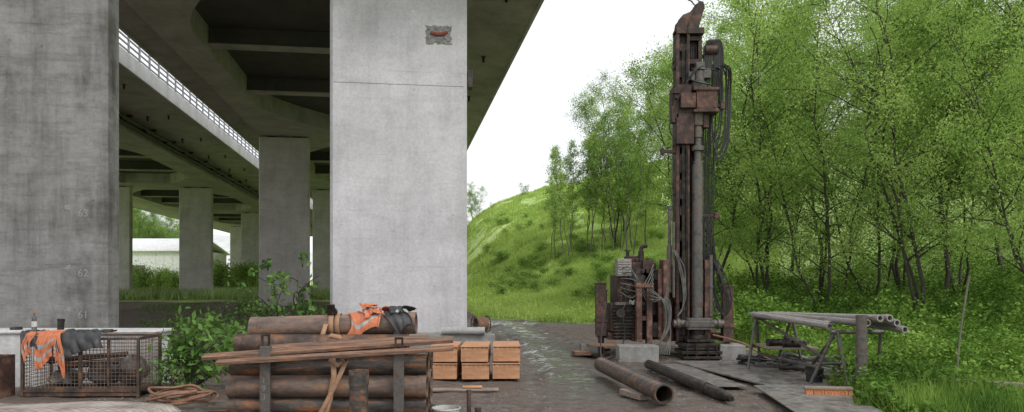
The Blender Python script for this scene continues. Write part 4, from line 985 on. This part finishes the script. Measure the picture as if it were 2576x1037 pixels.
jacket('safety_jacket',[(edge_drape(-.02,.30,.25,.40,-.02,.15,1.6,.5),24,26,(14,15,20,21)),(edge_drape(-.24,.16,.1,.34,-.06,.3,1.6,2),14,20,(13,14)),(edge_drape(.10,.17,.15,.50,.06,.25,1.5,4),14,22,(13,14))],
       'orange','orange high-visibility jacket draped over the mesh cage',(-6.55,10.55,.89))
jacket('tarpaulin',[(edge_drape(.0,.72,.35,.26,.05,.1,1.8,1.2),34,16,())],'black_cloth','black tarpaulin folded over the mesh cage',(-6.15,10.57,.89),'tarpaulin')
jacket('work_trousers',[(edge_drape(.0,.24,.2,.24,.02,.1,1.6,2.5),18,14,())],'black_cloth','dark cloth hung beside the orange jacket',(-6.82,10.56,.9),'clothing')
e=thing('drink_bottle','clear bottle with a white label on the wall','bottle',(-7.6,11.85,.88))
mb=MB(); mb.cyl((0,0,0),(0,0,.17),.038,n=18); mb.cyl((0,0,.17),(0,0,.23),.038,.015,18); mb.cyl((0,0,.23),(0,0,.27),.015,n=12); mb.obj('body','hose_grey',e)
mb=MB(); mb.cyl((0,0,.05),(0,0,.14),.0395,n=18,caps=False); mb.obj('paper_label','white',e)
mb=MB(); mb.cyl((0,0,.27),(0,0,.295),.018,n=12); mb.obj('cap','orange',e)
mb=MB()
for i in range(7): mb.box(-.3,.3,-.2,-.185,.06+.08*i,.11+.08*i)
for x_ in (-.3,-.1,.1,.28): mb.box(x_,x_+.02,-.205,-.19,.0,.6)
mb.box(-.3,.3,.19,.2,0,.6); mb.box(-.3,-.285,-.19,.19,0,.6); mb.box(.285,.3,-.19,.19,0,.6); mb.box(-.285,.285,-.19,.19,.0,.03)
mb.obj('plastic_crate','red_old',None,(-7.5,10.6,0),(0,0,.05),.003,'dark red slatted crate beside the cage','crate')
e=thing('steel_bench','bench topped with a pale checker plate sheet','bench',(-3.9,5.0,0),-.02)
mb=MB(); mb.grid(lambda a,c:(-1.6+a*2.95,-.75+c*1.5,.745+.012*math.sin(a*14+c*3)+.01*math.sin(c*11)-(.05*max(0,a-.97)/.03)),40,20); mb.obj('checker_plate_top','checker',e,solid=-.01)
mb=MB()
for x_ in (-1.4,1.2):
    for y_ in (-.6,.6): mb.box(x_-.03,x_+.03,y_-.03,y_+.03,0,.70)
mb.box(-1.5,1.25,-.65,-.6,.64,.70); mb.box(-1.5,1.25,.6,.65,.64,.70); mb.obj('frame','rust',e)
mb=MB(); mb.pipe((0,0,0),(-.5,.9,0),.085,.012,22); mb.obj('casing_pipe','steel_dk',None,(-2.95,7.3,.2),(0,0,0),0,'grey pipe end beside the stack','pipe')
slab('timber_board',-3.9,-2.9,8.6,8.8,.1,.18,'rust_dark','dark muddy beam beside the pipe stack','beam',rot=.1)

# ------------------------------------------------------------------ world, sun, camera
w=bpy.data.worlds.new('World'); scene.world=w; w.use_nodes=True; nt=w.node_tree
bg=nt.nodes['Background']
sky=N(nt,'ShaderNodeTexSky',sky_type='NISHITA'); sky.sun_disc=False; sky.sun_elevation=R(SUN_EL); sky.sun_rotation=R(SUN_AZ); sky.dust_density=4
tc=N(nt,'ShaderNodeTexCoord')
cl=noise(nt,2.2,5,.55,tc.outputs['Generated'],(1,1,2.5))
ov=ramp(nt,cl,[(.35,(1,1,1)),(.65,(.93,.97,1.0))])
ovs=mix(nt,1.0,ov,(12,12,12.1),'MULTIPLY')
f=mix(nt,.93,sky.outputs['Color'],ovs)
nt.links.new(f,bg.inputs['Color']); bg.inputs['Strength'].default_value=.1
L=bpy.data.lights.new('sun','SUN'); L.energy=1.4; L.angle=R(14); L.color=(1,.97,.93)
so=bpy.data.objects.new('sun',L); COL.objects.link(so)
az=R(SUN_AZ); el=R(SUN_EL); d=Vector((math.sin(az)*math.cos(el),math.cos(az)*math.cos(el),math.sin(el)))
so.rotation_euler=d.to_track_quat('Z','Y').to_euler(); so.location=d*50
cam=bpy.data.cameras.new('camera'); co=bpy.data.objects.new('camera',cam); COL.objects.link(co)
co.location=(0,0,1.7); co.rotation_euler=(R(90),0,0); cam.sensor_width=36; cam.lens=26.19; cam.shift_y=.0707; cam.clip_start=.05; cam.clip_end=4000
scene.camera=co
print('trees',cnt)
